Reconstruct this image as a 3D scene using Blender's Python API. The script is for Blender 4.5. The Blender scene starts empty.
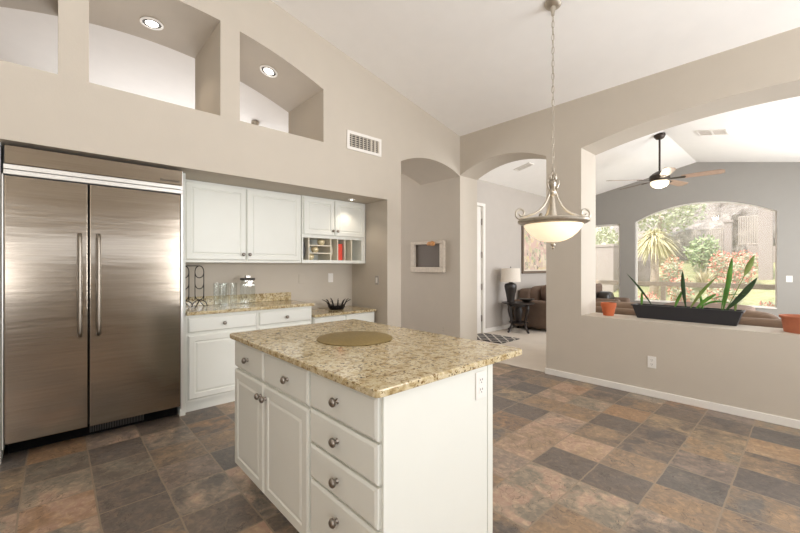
import bpy, bmesh, math, random
from mathutils import Vector, Matrix, noise
random.seed(7)
R = math.radians
PI = math.pi
S = bpy.context.scene
COL = S.collection

# ------------------------------------------------------------------ camera
cam = bpy.data.cameras.new('camera')
cam.sensor_width = 36.0
cam.lens = 376.0 / 800.0 * 36.0
cam.clip_start = 0.05
cam.clip_end = 200
camo = bpy.data.objects.new('camera', cam)
COL.objects.link(camo)
camo.location = (0, 0, 1.32)
camo.rotation_euler = (R(90), 0, R(47.6))
S.camera = camo

# ------------------------------------------------------------------ exposure, world, sun, daylight, added fill
S.view_settings.view_transform = 'Standard'
S.view_settings.look = 'None'
S.view_settings.gamma = 1
S.view_settings.exposure = 0.1
S.view_settings.use_curve_mapping = False
S.cycles.max_bounces = 10
S.cycles.diffuse_bounces = 6
S.cycles.glossy_bounces = 4
S.cycles.transmission_bounces = 8
S.cycles.transparent_max_bounces = 12
S.cycles.sample_clamp_indirect = 6.0
S.cycles.caustics_reflective = False
S.cycles.caustics_refractive = False

w = bpy.data.worlds.new('sky'); S.world = w
w.use_nodes = True
bg = w.node_tree.nodes['Background']
bg.inputs[0].default_value = (0.92, 0.95, 1.0, 1)
bg.inputs[1].default_value = 1.9

def lamp(name, kind, loc, rot, energy, color=(1, 1, 1), size=1, size_y=None, **k):
    l = bpy.data.lights.new(name, kind)
    l.energy = energy; l.color = color
    if kind == 'AREA':
        l.size = size
        if size_y: l.shape = 'RECTANGLE'; l.size_y = size_y
    elif kind == 'SUN':
        l.angle = R(size)
    else:
        l.shadow_soft_size = size
    for a, b in k.items(): setattr(l, a, b)
    o = bpy.data.objects.new(name, l); COL.objects.link(o)
    o.location = loc; o.rotation_euler = rot
    o['kind'] = 'helper'
    return o
def aim(d):
    return Vector(d).to_track_quat('-Z', 'Y').to_euler()

lamp('sun', 'SUN', (0, 0, 20), aim((0.25, 0.55, -0.8)), 4.4, (1, 0.96, 0.91), 1.0)
# daylight through the kitchen's tall window and glass door (east wall), aimed up at the ceiling
lamp('kitchen_window_daylight', 'AREA', (3.02, 3.25, 1.55), aim((-1, -0.2, 0.9)), 165, (0.97, 0.985, 1), 1.8, 2.0)
lamp('glass_door_daylight', 'AREA', (3.02, -1.9, 1.35), aim((-1, 0.3, 2.6)), 165, (0.97, 0.985, 1), 1.9, 2.3)
lamp('ceiling_uplight', 'AREA', (0.6, -2.95, 1.9), aim((0, 1, 6.0)), 70, (0.97, 0.985, 1), 3.0, 1.8)  # added uplight for the ceiling; the back wall has no window
# added unseen fill for the great room and for the room beyond the kitchen
lamp('great_room_fill', 'AREA', (1.03, 7.6, 1.6), aim((-1, 0, -0.05)), 140, (0.98, 0.985, 0.985), 3.6, 2.1)
lamp('far_room_fill', 'AREA', (-8.7, 2.0, 1.6), aim((1, 0, 0.55)), 160, (1, 0.985, 0.98), 3.6, 2.2)

# ------------------------------------------------------------------ materials
def lin(v):
    v = v / 255.0
    return v / 12.92 if v <= 0.04045 else ((v + 0.055) / 1.055) ** 2.4
def C(r, g, b): return (lin(r), lin(g), lin(b), 1)

class NT:
    def __init__(s, name):
        s.m = bpy.data.materials.new(name); s.m.use_nodes = True
        s.t = s.m.node_tree; s.b = s.t.nodes['Principled BSDF']; s.out = s.t.nodes['Material Output']
    def n(s, typ, **k):
        x = s.t.nodes.new(typ)
        for a, b in k.items(): setattr(x, a, b)
        return x
    def l(s, a, b): s.t.links.new(a, b)
    def math(s, op, a, b=None, c=None):
        x = s.n('ShaderNodeMath', operation=op)
        for i, v in enumerate((a, b, c)):
            if v is None: continue
            if isinstance(v, (int, float)): x.inputs[i].default_value = v
            else: s.l(v, x.inputs[i])
        return x.outputs[0]
    def mix(s, f, a, b, mode='MIX'):
        x = s.n('ShaderNodeMix', data_type='RGBA', blend_type=mode)
        for i, v in ((0, f), (6, a), (7, b)):
            if isinstance(v, (int, float)): x.inputs[i].default_value = v
            elif isinstance(v, tuple): x.inputs[i].default_value = v
            else: s.l(v, x.inputs[i])
        return x.outputs[2]
    def ramp(s, f, stops, interp='LINEAR'):
        x = s.n('ShaderNodeValToRGB'); cr = x.color_ramp; cr.interpolation = interp
        while len(cr.elements) < len(stops): cr.elements.new(0.5)
        for e, (p, c) in zip(cr.elements, stops): e.position = p; e.color = c
        s.l(f, x.inputs[0]); return x.outputs[0]
    def pos(s): return s.n('ShaderNodeNewGeometry').outputs['Position']
    def obj(s): return s.n('ShaderNodeTexCoord').outputs['Object']
    def noise(s, v, scale, detail=4, rough=0.5, dist=0.0):
        x = s.n('ShaderNodeTexNoise'); s.l(v, x.inputs['Vector'])
        x.inputs['Scale'].default_value = scale; x.inputs['Detail'].default_value = detail
        x.inputs['Roughness'].default_value = rough; x.inputs['Distortion'].default_value = dist
        return x.outputs[0]
    def bump(s, h, strength, dist=0.01):
        x = s.n('ShaderNodeBump'); x.inputs['Strength'].default_value = strength
        x.inputs['Distance'].default_value = dist
        s.l(h, x.inputs['Height']); s.l(x.outputs[0], s.b.inputs['Normal'])
    def set(s, **k):
        for a, v in k.items():
            i = s.b.inputs[a.replace('_', ' ')]
            if isinstance(v, (int, float, tuple)): i.default_value = v
            else: s.l(v, i)
        return s

def plain(name, col, rough=0.5, metal=0.0, var=0.04, scale=6.0, bump=0.0, bscale=120.0, **k):
    """a painted / plain surface with a faint procedural mottling"""
    t = NT(name)
    f = t.noise(t.obj(), scale, 3)
    d = tuple(max(0, c * (1 - var)) for c in col[:3]) + (1,)
    u = tuple(min(1, c * (1 + var)) for c in col[:3]) + (1,)
    t.set(Base_Color=t.ramp(f, [(0.3, d), (0.7, u)]), Roughness=rough, Metallic=metal, **k)
    if bump: t.bump(t.noise(t.obj(), bscale, 3), bump, 0.004)
    return t.m

M = {}
M['wall'] = plain('beige_wall_paint', C(194, 185, 172), 0.75, var=0.012, bump=0.12, bscale=90)
M['wall_grey'] = plain('backlit_grey_wall', C(150, 147, 142), 0.75, var=0.012, bump=0.1, bscale=90)  # window wall's backlit shade is put into this darker grey
M['wall_living'] = plain('warm_grey_wall_paint', C(187, 180, 173), 0.75, var=0.012, bump=0.1, bscale=90)
M['ceiling'] = plain('white_ceiling_paint', C(247, 245, 242), 0.85, var=0.01, bump=0.12, bscale=70)
M['trim'] = plain('white_trim_paint', C(232, 228, 222), 0.4, var=0.01)
M['cab'] = plain('white_cabinet_paint', C(225, 226, 219), 0.38, var=0.008)
M['cab_in'] = plain('cream_cabinet_interior', C(224, 216, 198), 0.5, var=0.01)
M['plate'] = plain('white_plastic', C(232, 229, 224), 0.35, var=0.01)
M['slot'] = plain('dark_slot', C(70, 66, 62), 0.6)
M['black'] = plain('black_plastic', C(30, 29, 29), 0.45, var=0.06)
M['toe_black'] = plain('matte_black_metal', C(9, 9, 9), 0.9, Specular_IOR_Level=0.15)
M['iron'] = plain('wrought_iron', C(34, 29, 27), 0.42, 0.6, bump=0.1, bscale=60)
M['darkwood'] = plain('dark_carved_wood', C(38, 30, 27), 0.4, bump=0.15, bscale=40)
M['nickel'] = plain('brushed_nickel', C(176, 170, 163), 0.28, 1.0, var=0.03, scale=30)
M['handle'] = plain('satin_steel_handle', C(150, 142, 132), 0.36, 1.0, var=0.03, scale=30)
M['knob'] = plain('satin_nickel_knob', C(150, 143, 136), 0.3, 1.0, var=0.03, scale=30)
M['silver'] = plain('antique_silver_metal', C(192, 184, 171), 0.34, 0.85, var=0.08, scale=40)
M['fan_metal'] = plain('dark_bronze_metal', C(64, 56, 50), 0.4, 0.6, var=0.06)
M['carpet'] = plain('cream_carpet', C(214, 204, 192), 0.95, var=0.05, scale=3, bump=0.6, bscale=420)
M['terra'] = plain('terracotta', C(180, 108, 78), 0.8, var=0.08, scale=14, bump=0.1)
M['terra2'] = plain('orange_terracotta', C(188, 98, 58), 0.8, var=0.08, scale=14, bump=0.1)
M['planter'] = plain('charcoal_planter_plastic', C(40, 39, 43), 0.5, var=0.05)
M['soil'] = plain('potting_soil', C(58, 44, 34), 0.95, var=0.3, scale=60, bump=0.8, bscale=80)
M['sofa'] = plain('brown_suede', C(112, 93, 80), 0.85, var=0.1, scale=9, bump=0.12, bscale=200)
M['sofa2'] = plain('taupe_suede', C(130, 108, 90), 0.85, var=0.1, scale=9, bump=0.12, bscale=200)
M['cushion'] = plain('dark_brown_cushion', C(104, 82, 70), 0.85, var=0.12, scale=12, bump=0.12, bscale=200)
M['red'] = plain('red_cloth_cover', C(214, 62, 36), 0.55, var=0.04)
M['ceramic'] = plain('gold_cream_ceramic', C(214, 200, 164), 0.2, 0.25, var=0.05, scale=20)
M['china'] = plain('cream_china', C(226, 218, 200), 0.2, var=0.03)
M['tray'] = plain('dark_grey_tray', C(74, 72, 74), 0.35, var=0.06)
M['mat'] = plain('olive_brown_cork', C(130, 110, 64), 0.62, var=0.16, scale=90, bump=0.1, bscale=200)
M['frame_white'] = plain('whitewashed_wood', C(210, 200, 186), 0.7, var=0.08, scale=28, bump=0.3, bscale=60)
M['picture_dark'] = plain('dark_grey_panel', C(104, 94, 85), 0.6, var=0.06, scale=3)
M['shell'] = plain('orange_shell', C(206, 150, 96), 0.5, var=0.25, scale=60)
M['frame_brown'] = plain('brown_picture_frame', C(112, 96, 82), 0.5, var=0.1)
M['matboard'] = plain('cream_picture_mount', C(230, 222, 208), 0.7, var=0.02)
M['railwood'] = plain('weathered_brown_wood', C(186, 166, 146), 0.75, var=0.1, scale=20, bump=0.2)
M['stucco'] = plain('pale_stucco', C(172, 160, 153), 0.9, var=0.04, bump=0.3, bscale=60)
M['bark'] = plain('pale_bark', C(196, 178, 160), 0.9, var=0.2, scale=12, bump=0.5, bscale=30)
M['fence'] = plain('grey_fence_metal', C(198, 186, 176), 0.6, 0.0)
M['fan_blade'] = plain('light_wood_fan_blade', C(152, 127, 111), 0.45, var=0.12, scale=14)
M['fan_blade_dark'] = plain('darker_fan_blade', C(112, 92, 80), 0.45, var=0.12, scale=14)  # one blade per fan is drawn darker than the others
M['lampbase'] = plain('dark_glazed_ceramic', C(42, 37, 34), 0.3, var=0.1)
M['flower'] = plain('coral_blossom', C(238, 150, 132), 0.8, var=0.2, scale=20)
M['shade_cloth'] = plain('white_linen_shade', C(222, 214, 203), 0.9, var=0.03, scale=60)

def leafm(name, a, b):
    t = NT(name)
    f = t.noise(t.obj(), 5, 3)
    t.set(Base_Color=t.ramp(f, [(0.35, a), (0.65, b)]), Roughness=0.5)
    return t.m
M['leaf'] = leafm('green_strap_leaf', C(66, 116, 40), C(104, 154, 60))
M['leaf_dark'] = leafm('dark_strap_leaf', C(34, 56, 30), C(52, 80, 40))
M['leaf_mid'] = leafm('olive_strap_leaf', C(86, 122, 52), C(136, 150, 84))
M['foliage'] = leafm('shrub_foliage', C(136, 156, 110), C(188, 198, 150))
M['foliage_dark'] = leafm('dark_foliage', C(84, 88, 70), C(120, 122, 100))
M['foliage_pale'] = leafm('pale_foliage', C(184, 190, 154), C(214, 214, 184))
M['foliage_gold'] = leafm('golden_foliage', C(200, 194, 140), C(230, 218, 176))
M['spiky'] = leafm('pale_ornamental_grass', C(186, 176, 140), C(226, 214, 184))
M['lawn'] = leafm('lawn_grass', C(150, 156, 108), C(184, 178, 136))

def emit(name, col, strength, base=None):
    t = NT(name)
    t.set(Base_Color=base or col, Roughness=0.4, Emission_Color=col, Emission_Strength=strength)
    return t.m
M['glow'] = emit('lit_alabaster_glass', (1.0, 0.82, 0.56, 1), 0.72, C(244, 232, 208))
M['glow_fan'] = emit('lit_frosted_glass', (1.0, 0.84, 0.6, 1), 1.1, C(244, 236, 220))
M['bulb'] = emit('lit_bulb', (1.0, 0.95, 0.85, 1), 6.0)

def glassm(name, tint, gloss=0.08, haze=0.0):
    t = NT(name)
    tr = t.n('ShaderNodeBsdfTransparent'); tr.inputs[0].default_value = tint
    gl = t.n('ShaderNodeBsdfGlossy'); gl.inputs['Roughness'].default_value = 0.03
    lw = t.n('ShaderNodeLayerWeight'); lw.inputs[0].default_value = 0.25
    f = t.math('ADD', t.math('MULTIPLY', lw.outputs['Facing'], 0.3), gloss)
    mx = t.n('ShaderNodeMixShader')
    t.l(f, mx.inputs[0]); t.l(tr.outputs[0], mx.inputs[1]); t.l(gl.outputs[0], mx.inputs[2])
    last = mx.outputs[0]
    if haze:  # translucent white veil puts the garden's glare haze into the pane
        tl = t.n('ShaderNodeBsdfTranslucent'); tl.inputs[0].default_value = (0.95, 0.93, 0.9, 1)
        m2 = t.n('ShaderNodeMixShader'); m2.inputs[0].default_value = haze
        t.l(last, m2.inputs[1]); t.l(tl.outputs[0], m2.inputs[2]); last = m2.outputs[0]
    t.l(last, t.out.inputs[0])
    return t.m
M['pane'] = glassm('window_glass', (0.97, 0.97, 0.97, 1), 0.02, 0.06)
M['jar_glass'] = glassm('jar_glass', (0.93, 0.95, 0.94, 1), 0.05)
M['glass'] = glassm('clear_glass', (0.97, 0.98, 0.975, 1), 0.03)

def steel():
    t = NT('brushed_stainless_steel')
    mp = t.n('ShaderNodeMapping'); mp.inputs['Scale'].default_value = (1, 1.2, 260)
    t.l(t.obj(), mp.inputs[0])
    f = t.noise(mp.outputs[0], 2.0, 2)
    mp2 = t.n('ShaderNodeMapping'); mp2.inputs['Scale'].default_value = (1, 0.7, 5)
    t.l(t.obj(), mp2.inputs[0])
    g = t.noise(mp2.outputs[0], 1.6, 3)
    t.set(Base_Color=t.ramp(f, [(0.3, C(150, 140, 128)), (0.7, C(166, 156, 143))]), Metallic=1.0,
          Roughness=t.math('MULTIPLY_ADD', f, 0.05, 0.15), Anisotropic=0.4)
    t.bump(g, 0.07, 0.03)
    return t.m
M['steel'] = steel()
M['steel_light'] = plain('bright_steel_trim', C(226, 224, 220), 0.3, 0.5, var=0.02)

def granite(name, base=(183, 164, 123)):
    t = NT(name)
    p = t.pos()
    b = base
    n1 = t.noise(p, 22, 5, 0.6, 0.6)
    col = t.ramp(n1, [(0.30, C(134, 109, 68)), (0.44, C(*b)), (0.56, C(208, 195, 164)), (0.72, C(164, 141, 100))])
    n2 = t.noise(p, 62, 3, 0.6)
    col = t.mix(t.ramp(n2, [(0.56, (0, 0, 0, 1)), (0.64, (1, 1, 1, 1))]), col, C(120, 94, 54))
    v = t.n('ShaderNodeTexVoronoi'); v.inputs['Scale'].default_value = 62; t.l(p, v.inputs['Vector'])
    n3 = t.noise(p, 15, 2)
    spot = t.math('MULTIPLY', t.math('LESS_THAN', v.outputs['Distance'], 0.27), t.math('GREATER_THAN', n3, 0.54))
    col = t.mix(t.math('MULTIPLY', spot, 0.85), col, C(74, 58, 38))
    v2 = t.n('ShaderNodeTexVoronoi'); v2.inputs['Scale'].default_value = 110; t.l(p, v2.inputs['Vector'])
    n4 = t.noise(p, 9, 2)
    q = t.math('MULTIPLY', t.math('LESS_THAN', v2.outputs['Distance'], 0.24), t.math('GREATER_THAN', n4, 0.5))
    col = t.mix(t.math('MULTIPLY', q, 0.8), col, C(228, 216, 184))
    t.set(Base_Color=col, Roughness=0.12)
    return t.m
M['granite'] = granite('gold_granite')

def slate():
    t = NT('multicolour_slate_tile')
    p = t.pos()
    sp = t.n('ShaderNodeSeparateXYZ'); t.l(p, sp.inputs[0])
    px, py = 0.3187, 0.3157
    u = t.math('DIVIDE', t.math('ADD', sp.outputs[0], 3.195 + px * 40), px)
    v = t.math('DIVIDE', t.math('ADD', sp.outputs[1], -0.165 + py * 40), py)
    # slightly wavering edges, as hand-cleft slate has
    wob = t.noise(p, 9, 2)
    u = t.math('ADD', u, t.math('MULTIPLY', t.math('SUBTRACT', wob, 0.5), 0.035))
    v = t.math('ADD', v, t.math('MULTIPLY', t.math('SUBTRACT', wob, 0.5), -0.035))
    fu, fv = t.math('FRACT', u), t.math('FRACT', v)
    cu, cv = t.math('FLOOR', u), t.math('FLOOR', v)
    cell = t.n('ShaderNodeCombineXYZ'); t.l(cu, cell.inputs[0]); t.l(cv, cell.inputs[1])
    wn = t.n('ShaderNodeTexWhiteNoise', noise_dimensions='3D'); t.l(cell.outputs[0], wn.inputs[0])
    sc = t.n('ShaderNodeSeparateColor'); t.l(wn.outputs['Color'], sc.inputs[0])
    pal = [(0.0, C(136, 125, 119)), (0.13, C(169, 145, 127)), (0.26, C(185, 155, 129)), (0.38, C(152, 134, 122)),
           (0.5, C(196, 170, 141)), (0.6, C(136, 129, 124)), (0.7, C(189, 148, 117)), (0.8, C(174, 153, 141)),
           (0.9, C(163, 151, 136))]
    a = t.ramp(sc.outputs[0], pal, 'CONSTANT')
    b = t.ramp(sc.outputs[1], [(0.0, C(119, 112, 110)), (0.25, C(191, 156, 125)), (0.5, C(136, 121, 112)), (0.75, C(207, 183, 161))], 'CONSTANT')
    off = t.n('ShaderNodeVectorMath', operation='SCALE'); t.l(wn.outputs['Color'], off.inputs[0]); off.inputs['Scale'].default_value = 37.0
    pv = t.n('ShaderNodeVectorMath', operation='ADD'); t.l(p, pv.inputs[0]); t.l(off.outputs[0], pv.inputs[1])
    big = t.noise(pv.outputs[0], 6.0, 8, 0.62, 0.5)
    col = t.mix(t.ramp(big, [(0.40, (0, 0, 0, 1)), (0.60, (0.9, 0.9, 0.9, 1))]), a, b)
    fine = t.noise(pv.outputs[0], 26, 6, 0.65, 0.8)
    col = t.mix(0.6, col, t.ramp(fine, [(0.25, C(70, 62, 58)), (0.5, C(128, 128, 128)), (0.75, C(206, 190, 172))]), 'OVERLAY')
    crack = t.noise(pv.outputs[0], 3.2, 8, 0.5, 2.0)
    cr = t.math('LESS_THAN', t.math('ABSOLUTE', t.math('SUBTRACT', crack, 0.5)), 0.004)
    col = t.mix(t.math('MULTIPLY', cr, 0.55), col, C(62, 52, 46))
    du = t.math('MINIMUM', fu, t.math('SUBTRACT', 1.0, fu))
    dv = t.math('MINIMUM', fv, t.math('SUBTRACT', 1.0, fv))
    g = t.math('LESS_THAN', t.math('MINIMUM', du, dv), 0.014)
    col = t.mix(g, col, C(150, 131, 113))
    hs = t.n('ShaderNodeHueSaturation'); hs.inputs['Saturation'].default_value = 0.95; hs.inputs['Hue'].default_value = 0.508; hs.inputs['Value'].default_value = 0.95; t.l(col, hs.inputs['Color']); col = hs.outputs[0]
    t.set(Base_Color=col, Roughness=t.math('MULTIPLY_ADD', fine, 0.25, 0.24))
    h = t.math('SUBTRACT', t.math('MULTIPLY_ADD', big, 0.8, t.math('MULTIPLY', fine, 0.5)), t.math('MULTIPLY', g, 0.8))
    t.bump(h, 0.35, 0.012)
    return t.m
M['slate'] = slate()

def rockm():
    t = NT('pale_hillside_rock')
    p = t.pos()
    f = t.noise(p, 0.9, 8, 0.65, 1.0)
    t.set(Base_Color=t.ramp(f, [(0.3, C(126, 116, 108)), (0.5, C(178, 168, 159)), (0.7, C(208, 200, 192))]), Roughness=0.95)
    t.bump(t.noise(p, 2.2, 8, 0.7), 0.8, 0.3)
    return t.m
M['rock'] = rockm()
M['boulder'] = plain('dark_grey_boulder', C(140, 130, 124), 0.95, var=0.15, scale=2, bump=0.8, bscale=6)

def rugm():
    t = NT('dark_trellis_rug')
    sp = t.n('ShaderNodeSeparateXYZ'); t.l(t.obj(), sp.inputs[0])
    k = 2 * PI / 0.30
    s1 = t.math('SINE', t.math('MULTIPLY', t.math('ADD', sp.outputs[0], sp.outputs[1]), k * 0.7))
    s2 = t.math('SINE', t.math('MULTIPLY', t.math('SUBTRACT', sp.outputs[0], sp.outputs[1]), k * 0.7))
    q = t.math('GREATER_THAN', t.math('MAXIMUM', t.math('ABSOLUTE', s1), t.math('ABSOLUTE', s2)), 0.955)
    t.set(Base_Color=t.mix(q, C(62, 58, 58), C(196, 190, 182)), Roughness=0.95)
    t.bump(t.noise(t.obj(), 300, 2), 0.4, 0.005)
    return t.m
M['rug'] = rugm()

def artm():
    t = NT('pastel_floral_canvas')
    p = t.obj()
    n = t.noise(p, 3.2, 3, 0.5, 0.8)
    v = t.n('ShaderNodeTexVoronoi'); v.inputs['Scale'].default_value = 8.5; t.l(p, v.inputs['Vector'])
    sc = t.n('ShaderNodeSeparateColor'); t.l(v.outputs['Color'], sc.inputs[0])
    a = t.ramp(sc.outputs[0], [(0, C(226, 214, 190)), (0.25, C(216, 186, 176)), (0.42, C(176, 186, 150)), (0.58, C(222, 206, 160)),
                               (0.72, C(206, 160, 160)), (0.86, C(150, 140, 128))], 'CONSTANT')
    b = t.ramp(n, [(0.3, C(232, 220, 200)), (0.5, C(214, 190, 176)), (0.7, C(196, 196, 164))])
    t.set(Base_Color=t.mix(t.ramp(t.noise(p, 14, 4, 0.6, 1.0), [(0.44, (0, 0, 0, 1)), (0.56, (1, 1, 1, 1))]), b, a), Roughness=0.7)
    return t.m
M['art'] = artm()

# ------------------------------------------------------------------ mesh helpers
class MB:
    """collects shapes in one mesh"""
    def __init__(s): s.bm = bmesh.new()
    def faces(s, vs, fs):
        v = [s.bm.verts.new(p) for p in vs]
        for f in fs:
            try: s.bm.faces.new([v[i] for i in f])
            except ValueError: pass
        return s
    def box(s, x0, x1, y0, y1, z0, z1):
        x0, x1 = min(x0, x1), max(x0, x1); y0, y1 = min(y0, y1), max(y0, y1); z0, z1 = min(z0, z1), max(z0, z1)
        return s.faces([(x, y, z) for z in (z0, z1) for y in (y0, y1) for x in (x0, x1)],
                       [(0, 2, 3, 1), (4, 5, 7, 6), (0, 1, 5, 4), (2, 6, 7, 3), (0, 4, 6, 2), (1, 3, 7, 5)])
    def prism(s, poly, d):
        """extrude polygon (3D points) along vector d"""
        n = len(poly); d = Vector(d)
        return s.faces([Vector(p) for p in poly] + [Vector(p) + d for p in poly],
                       [tuple(range(n))[::-1], tuple(range(n, 2 * n))] + [(i, (i + 1) % n, n + (i + 1) % n, n + i) for i in range(n)])
    def lathe(s, prof, O=(0, 0, 0), ax=(0, 0, 1), seg=24, cap=True):
        """revolve (radius, height) pairs about axis ax from O"""
        ax = Vector(ax).normalized(); O = Vector(O)
        a = ax.orthogonal().normalized(); b = ax.cross(a)
        rings = []
        for r, h in prof:
            if r < 1e-6: rings.append([s.bm.verts.new(O + ax * h)])
            else: rings.append([s.bm.verts.new(O + ax * h + (a * math.cos(2 * PI * i / seg) + b * math.sin(2 * PI * i / seg)) * r) for i in range(seg)])
        for p, q in zip(rings, rings[1:]):
            for i in range(seg):
                j = (i + 1) % seg
                if len(p) == 1 and len(q) == 1: continue
                if len(p) == 1: f = [p[0], q[i], q[j]]
                elif len(q) == 1: f = [p[i], q[0], p[j]]
                else: f = [p[i], q[i], q[j], p[j]]
                s.bm.faces.new(f)
        if cap:
            for ring in (rings[0], rings[-1]):
                if len(ring) > 2:
                    try: s.bm.faces.new(ring)
                    except ValueError: pass
        return s
    def tube(s, pts, r, seg=8, closed=False):
        pts = [Vector(p) for p in pts]; n = len(pts)
        rad = r if isinstance(r, (list, tuple)) else [r] * n
        rings = []; a = None
        for i, p in enumerate(pts):
            if closed: t = pts[(i + 1) % n] - pts[i - 1]
            else: t = pts[min(i + 1, n - 1)] - pts[max(i - 1, 0)]
            if t.length < 1e-9: t = Vector((0, 0, 1))
            t.normalize()
            if a is None: a = t.orthogonal().normalized()
            else:
                a = a - t * a.dot(t)
                a = a.normalized() if a.length > 1e-6 else t.orthogonal().normalized()
            b = t.cross(a)
            rings.append([s.bm.verts.new(p + (a * math.cos(2 * PI * k / seg) + b * math.sin(2 * PI * k / seg)) * rad[i]) for k in range(seg)])
        prs = list(zip(rings, rings[1:])) + ([(rings[-1], rings[0])] if closed else [])
        for p, q in prs:
            for k in range(seg): s.bm.faces.new([p[k], p[(k + 1) % seg], q[(k + 1) % seg], q[k]])
        if not closed:
            for ring in (rings[0][::-1], rings[-1]): s.bm.faces.new(ring)
        return s
    def ring(s, O, ax, r, t, seg=28, ts=8):
        ax = Vector(ax).normalized(); a = ax.orthogonal().normalized(); b = ax.cross(a); O = Vector(O)
        return s.tube([O + (a * math.cos(2 * PI * i / seg) + b * math.sin(2 * PI * i / seg)) * r for i in range(seg)], t, ts, True)
    def blob(s, c, rad, seg=16, rings=10, e=1.0, rough=0.0, seed=0):
        """(super)ellipsoid; e<1 is boxier; rough adds noise"""
        c = Vector(c); g = lambda v: math.copysign(abs(v) ** e, v)
        vs = [];
        for j in range(rings + 1):
            ph = -PI / 2 + PI * j / rings
            row = []
            for i in range(seg):
                th = 2 * PI * i / seg
                d = Vector((g(math.cos(ph)) * g(math.cos(th)) * rad[0], g(math.cos(ph)) * g(math.sin(th)) * rad[1], g(math.sin(ph)) * rad[2]))
                if rough: d *= 1 + rough * noise.noise(d * 2.3 / max(rad) + Vector((seed, seed * 2, 0)))
                if j in (0, rings) and i: row.append(row[0])
                else: row.append(s.bm.verts.new(c + d))
            vs.append(row)
        for p, q in zip(vs, vs[1:]):
            for i in range(seg):
                k = (i + 1) % seg
                f = []
                for v in (p[i], p[k], q[k], q[i]):
                    if v not in f: f.append(v)
                if len(f) > 2: s.bm.faces.new(f)
        return s
    def leaves(s, c, rad, n, size, rng, hollow=0.35):
        for _ in range(n):
            while True:
                d = Vector((rng.uniform(-1, 1), rng.uniform(-1, 1), rng.uniform(-1, 1)))
                if hollow < d.length < 1: break
            p = Vector(c) + Vector((d.x * rad[0], d.y * rad[1], d.z * rad[2]))
            q = Vector((rng.gauss(0, 1), rng.gauss(0, 1), rng.gauss(0, 1))).normalized()
            o = q.orthogonal().normalized(); k = size * rng.uniform(0.6, 1.3)
            s.faces([p, p + q * k * .5 + o * k * .28, p + q * k, p + q * k * .5 - o * k * .28], [(0, 1, 2, 3)])
        return s
    def build(s, name, m, parent=None, world=True, bevel=0, smooth=False, seg=2, weld=False, kind=None, sub=0, recalc=True):
        if weld: bmesh.ops.remove_doubles(s.bm, verts=s.bm.verts, dist=1e-5)
        if recalc: bmesh.ops.recalc_face_normals(s.bm, faces=s.bm.faces)
        me = bpy.data.meshes.new(name)
        org = Vector((0, 0, 0))
        if parent is not None and world:
            q = parent
            while q is not None: org += Vector(q.location); q = q.parent
            bmesh.ops.translate(s.bm, verts=s.bm.verts, vec=-org)
        s.bm.to_mesh(me); s.bm.free()
        me.materials.append(M[m] if isinstance(m, str) else m)
        o = bpy.data.objects.new(name, me); COL.objects.link(o)
        if parent is not None: o.parent = parent
        if smooth:
            for p in me.polygons: p.use_smooth = True
            if smooth == 'angle': me.set_sharp_from_angle(angle=R(35))
        if bevel:
            b = o.modifiers.new('b', 'BEVEL'); b.width = bevel; b.segments = seg; b.limit_method = 'ANGLE'; b.angle_limit = R(40)
        if sub:
            q = o.modifiers.new('s', 'SUBSURF'); q.levels = sub; q.render_levels = sub
        if kind: o['kind'] = kind
        return o

def thing(name, label, cat, loc=(0, 0, 0), group=None, rz=0):
    o = bpy.data.objects.new(name, None); COL.objects.link(o)
    o.location = loc; o.rotation_euler = (0, 0, rz); o.empty_display_size = 0.1
    o['label'] = label; o['category'] = cat
    if group: o['group'] = group
    return o
def tag(o, label, cat, group=None):
    o['label'] = label; o['category'] = cat
    if group: o['group'] = group
    return o
def struct(mb, name, m, **k): return mb.build(name, m, kind='structure', **k)
def dup(root, loc, label, group=None):
    r = root.copy(); COL.objects.link(r); r.location = loc; r['label'] = label
    if group: r['group'] = group
    def rec(a, b):
        for ch in list(a.children):
            c = ch.copy(); COL.objects.link(c); c.parent = b
            rec(ch, c)
    rec(root, r)
    return r

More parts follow.
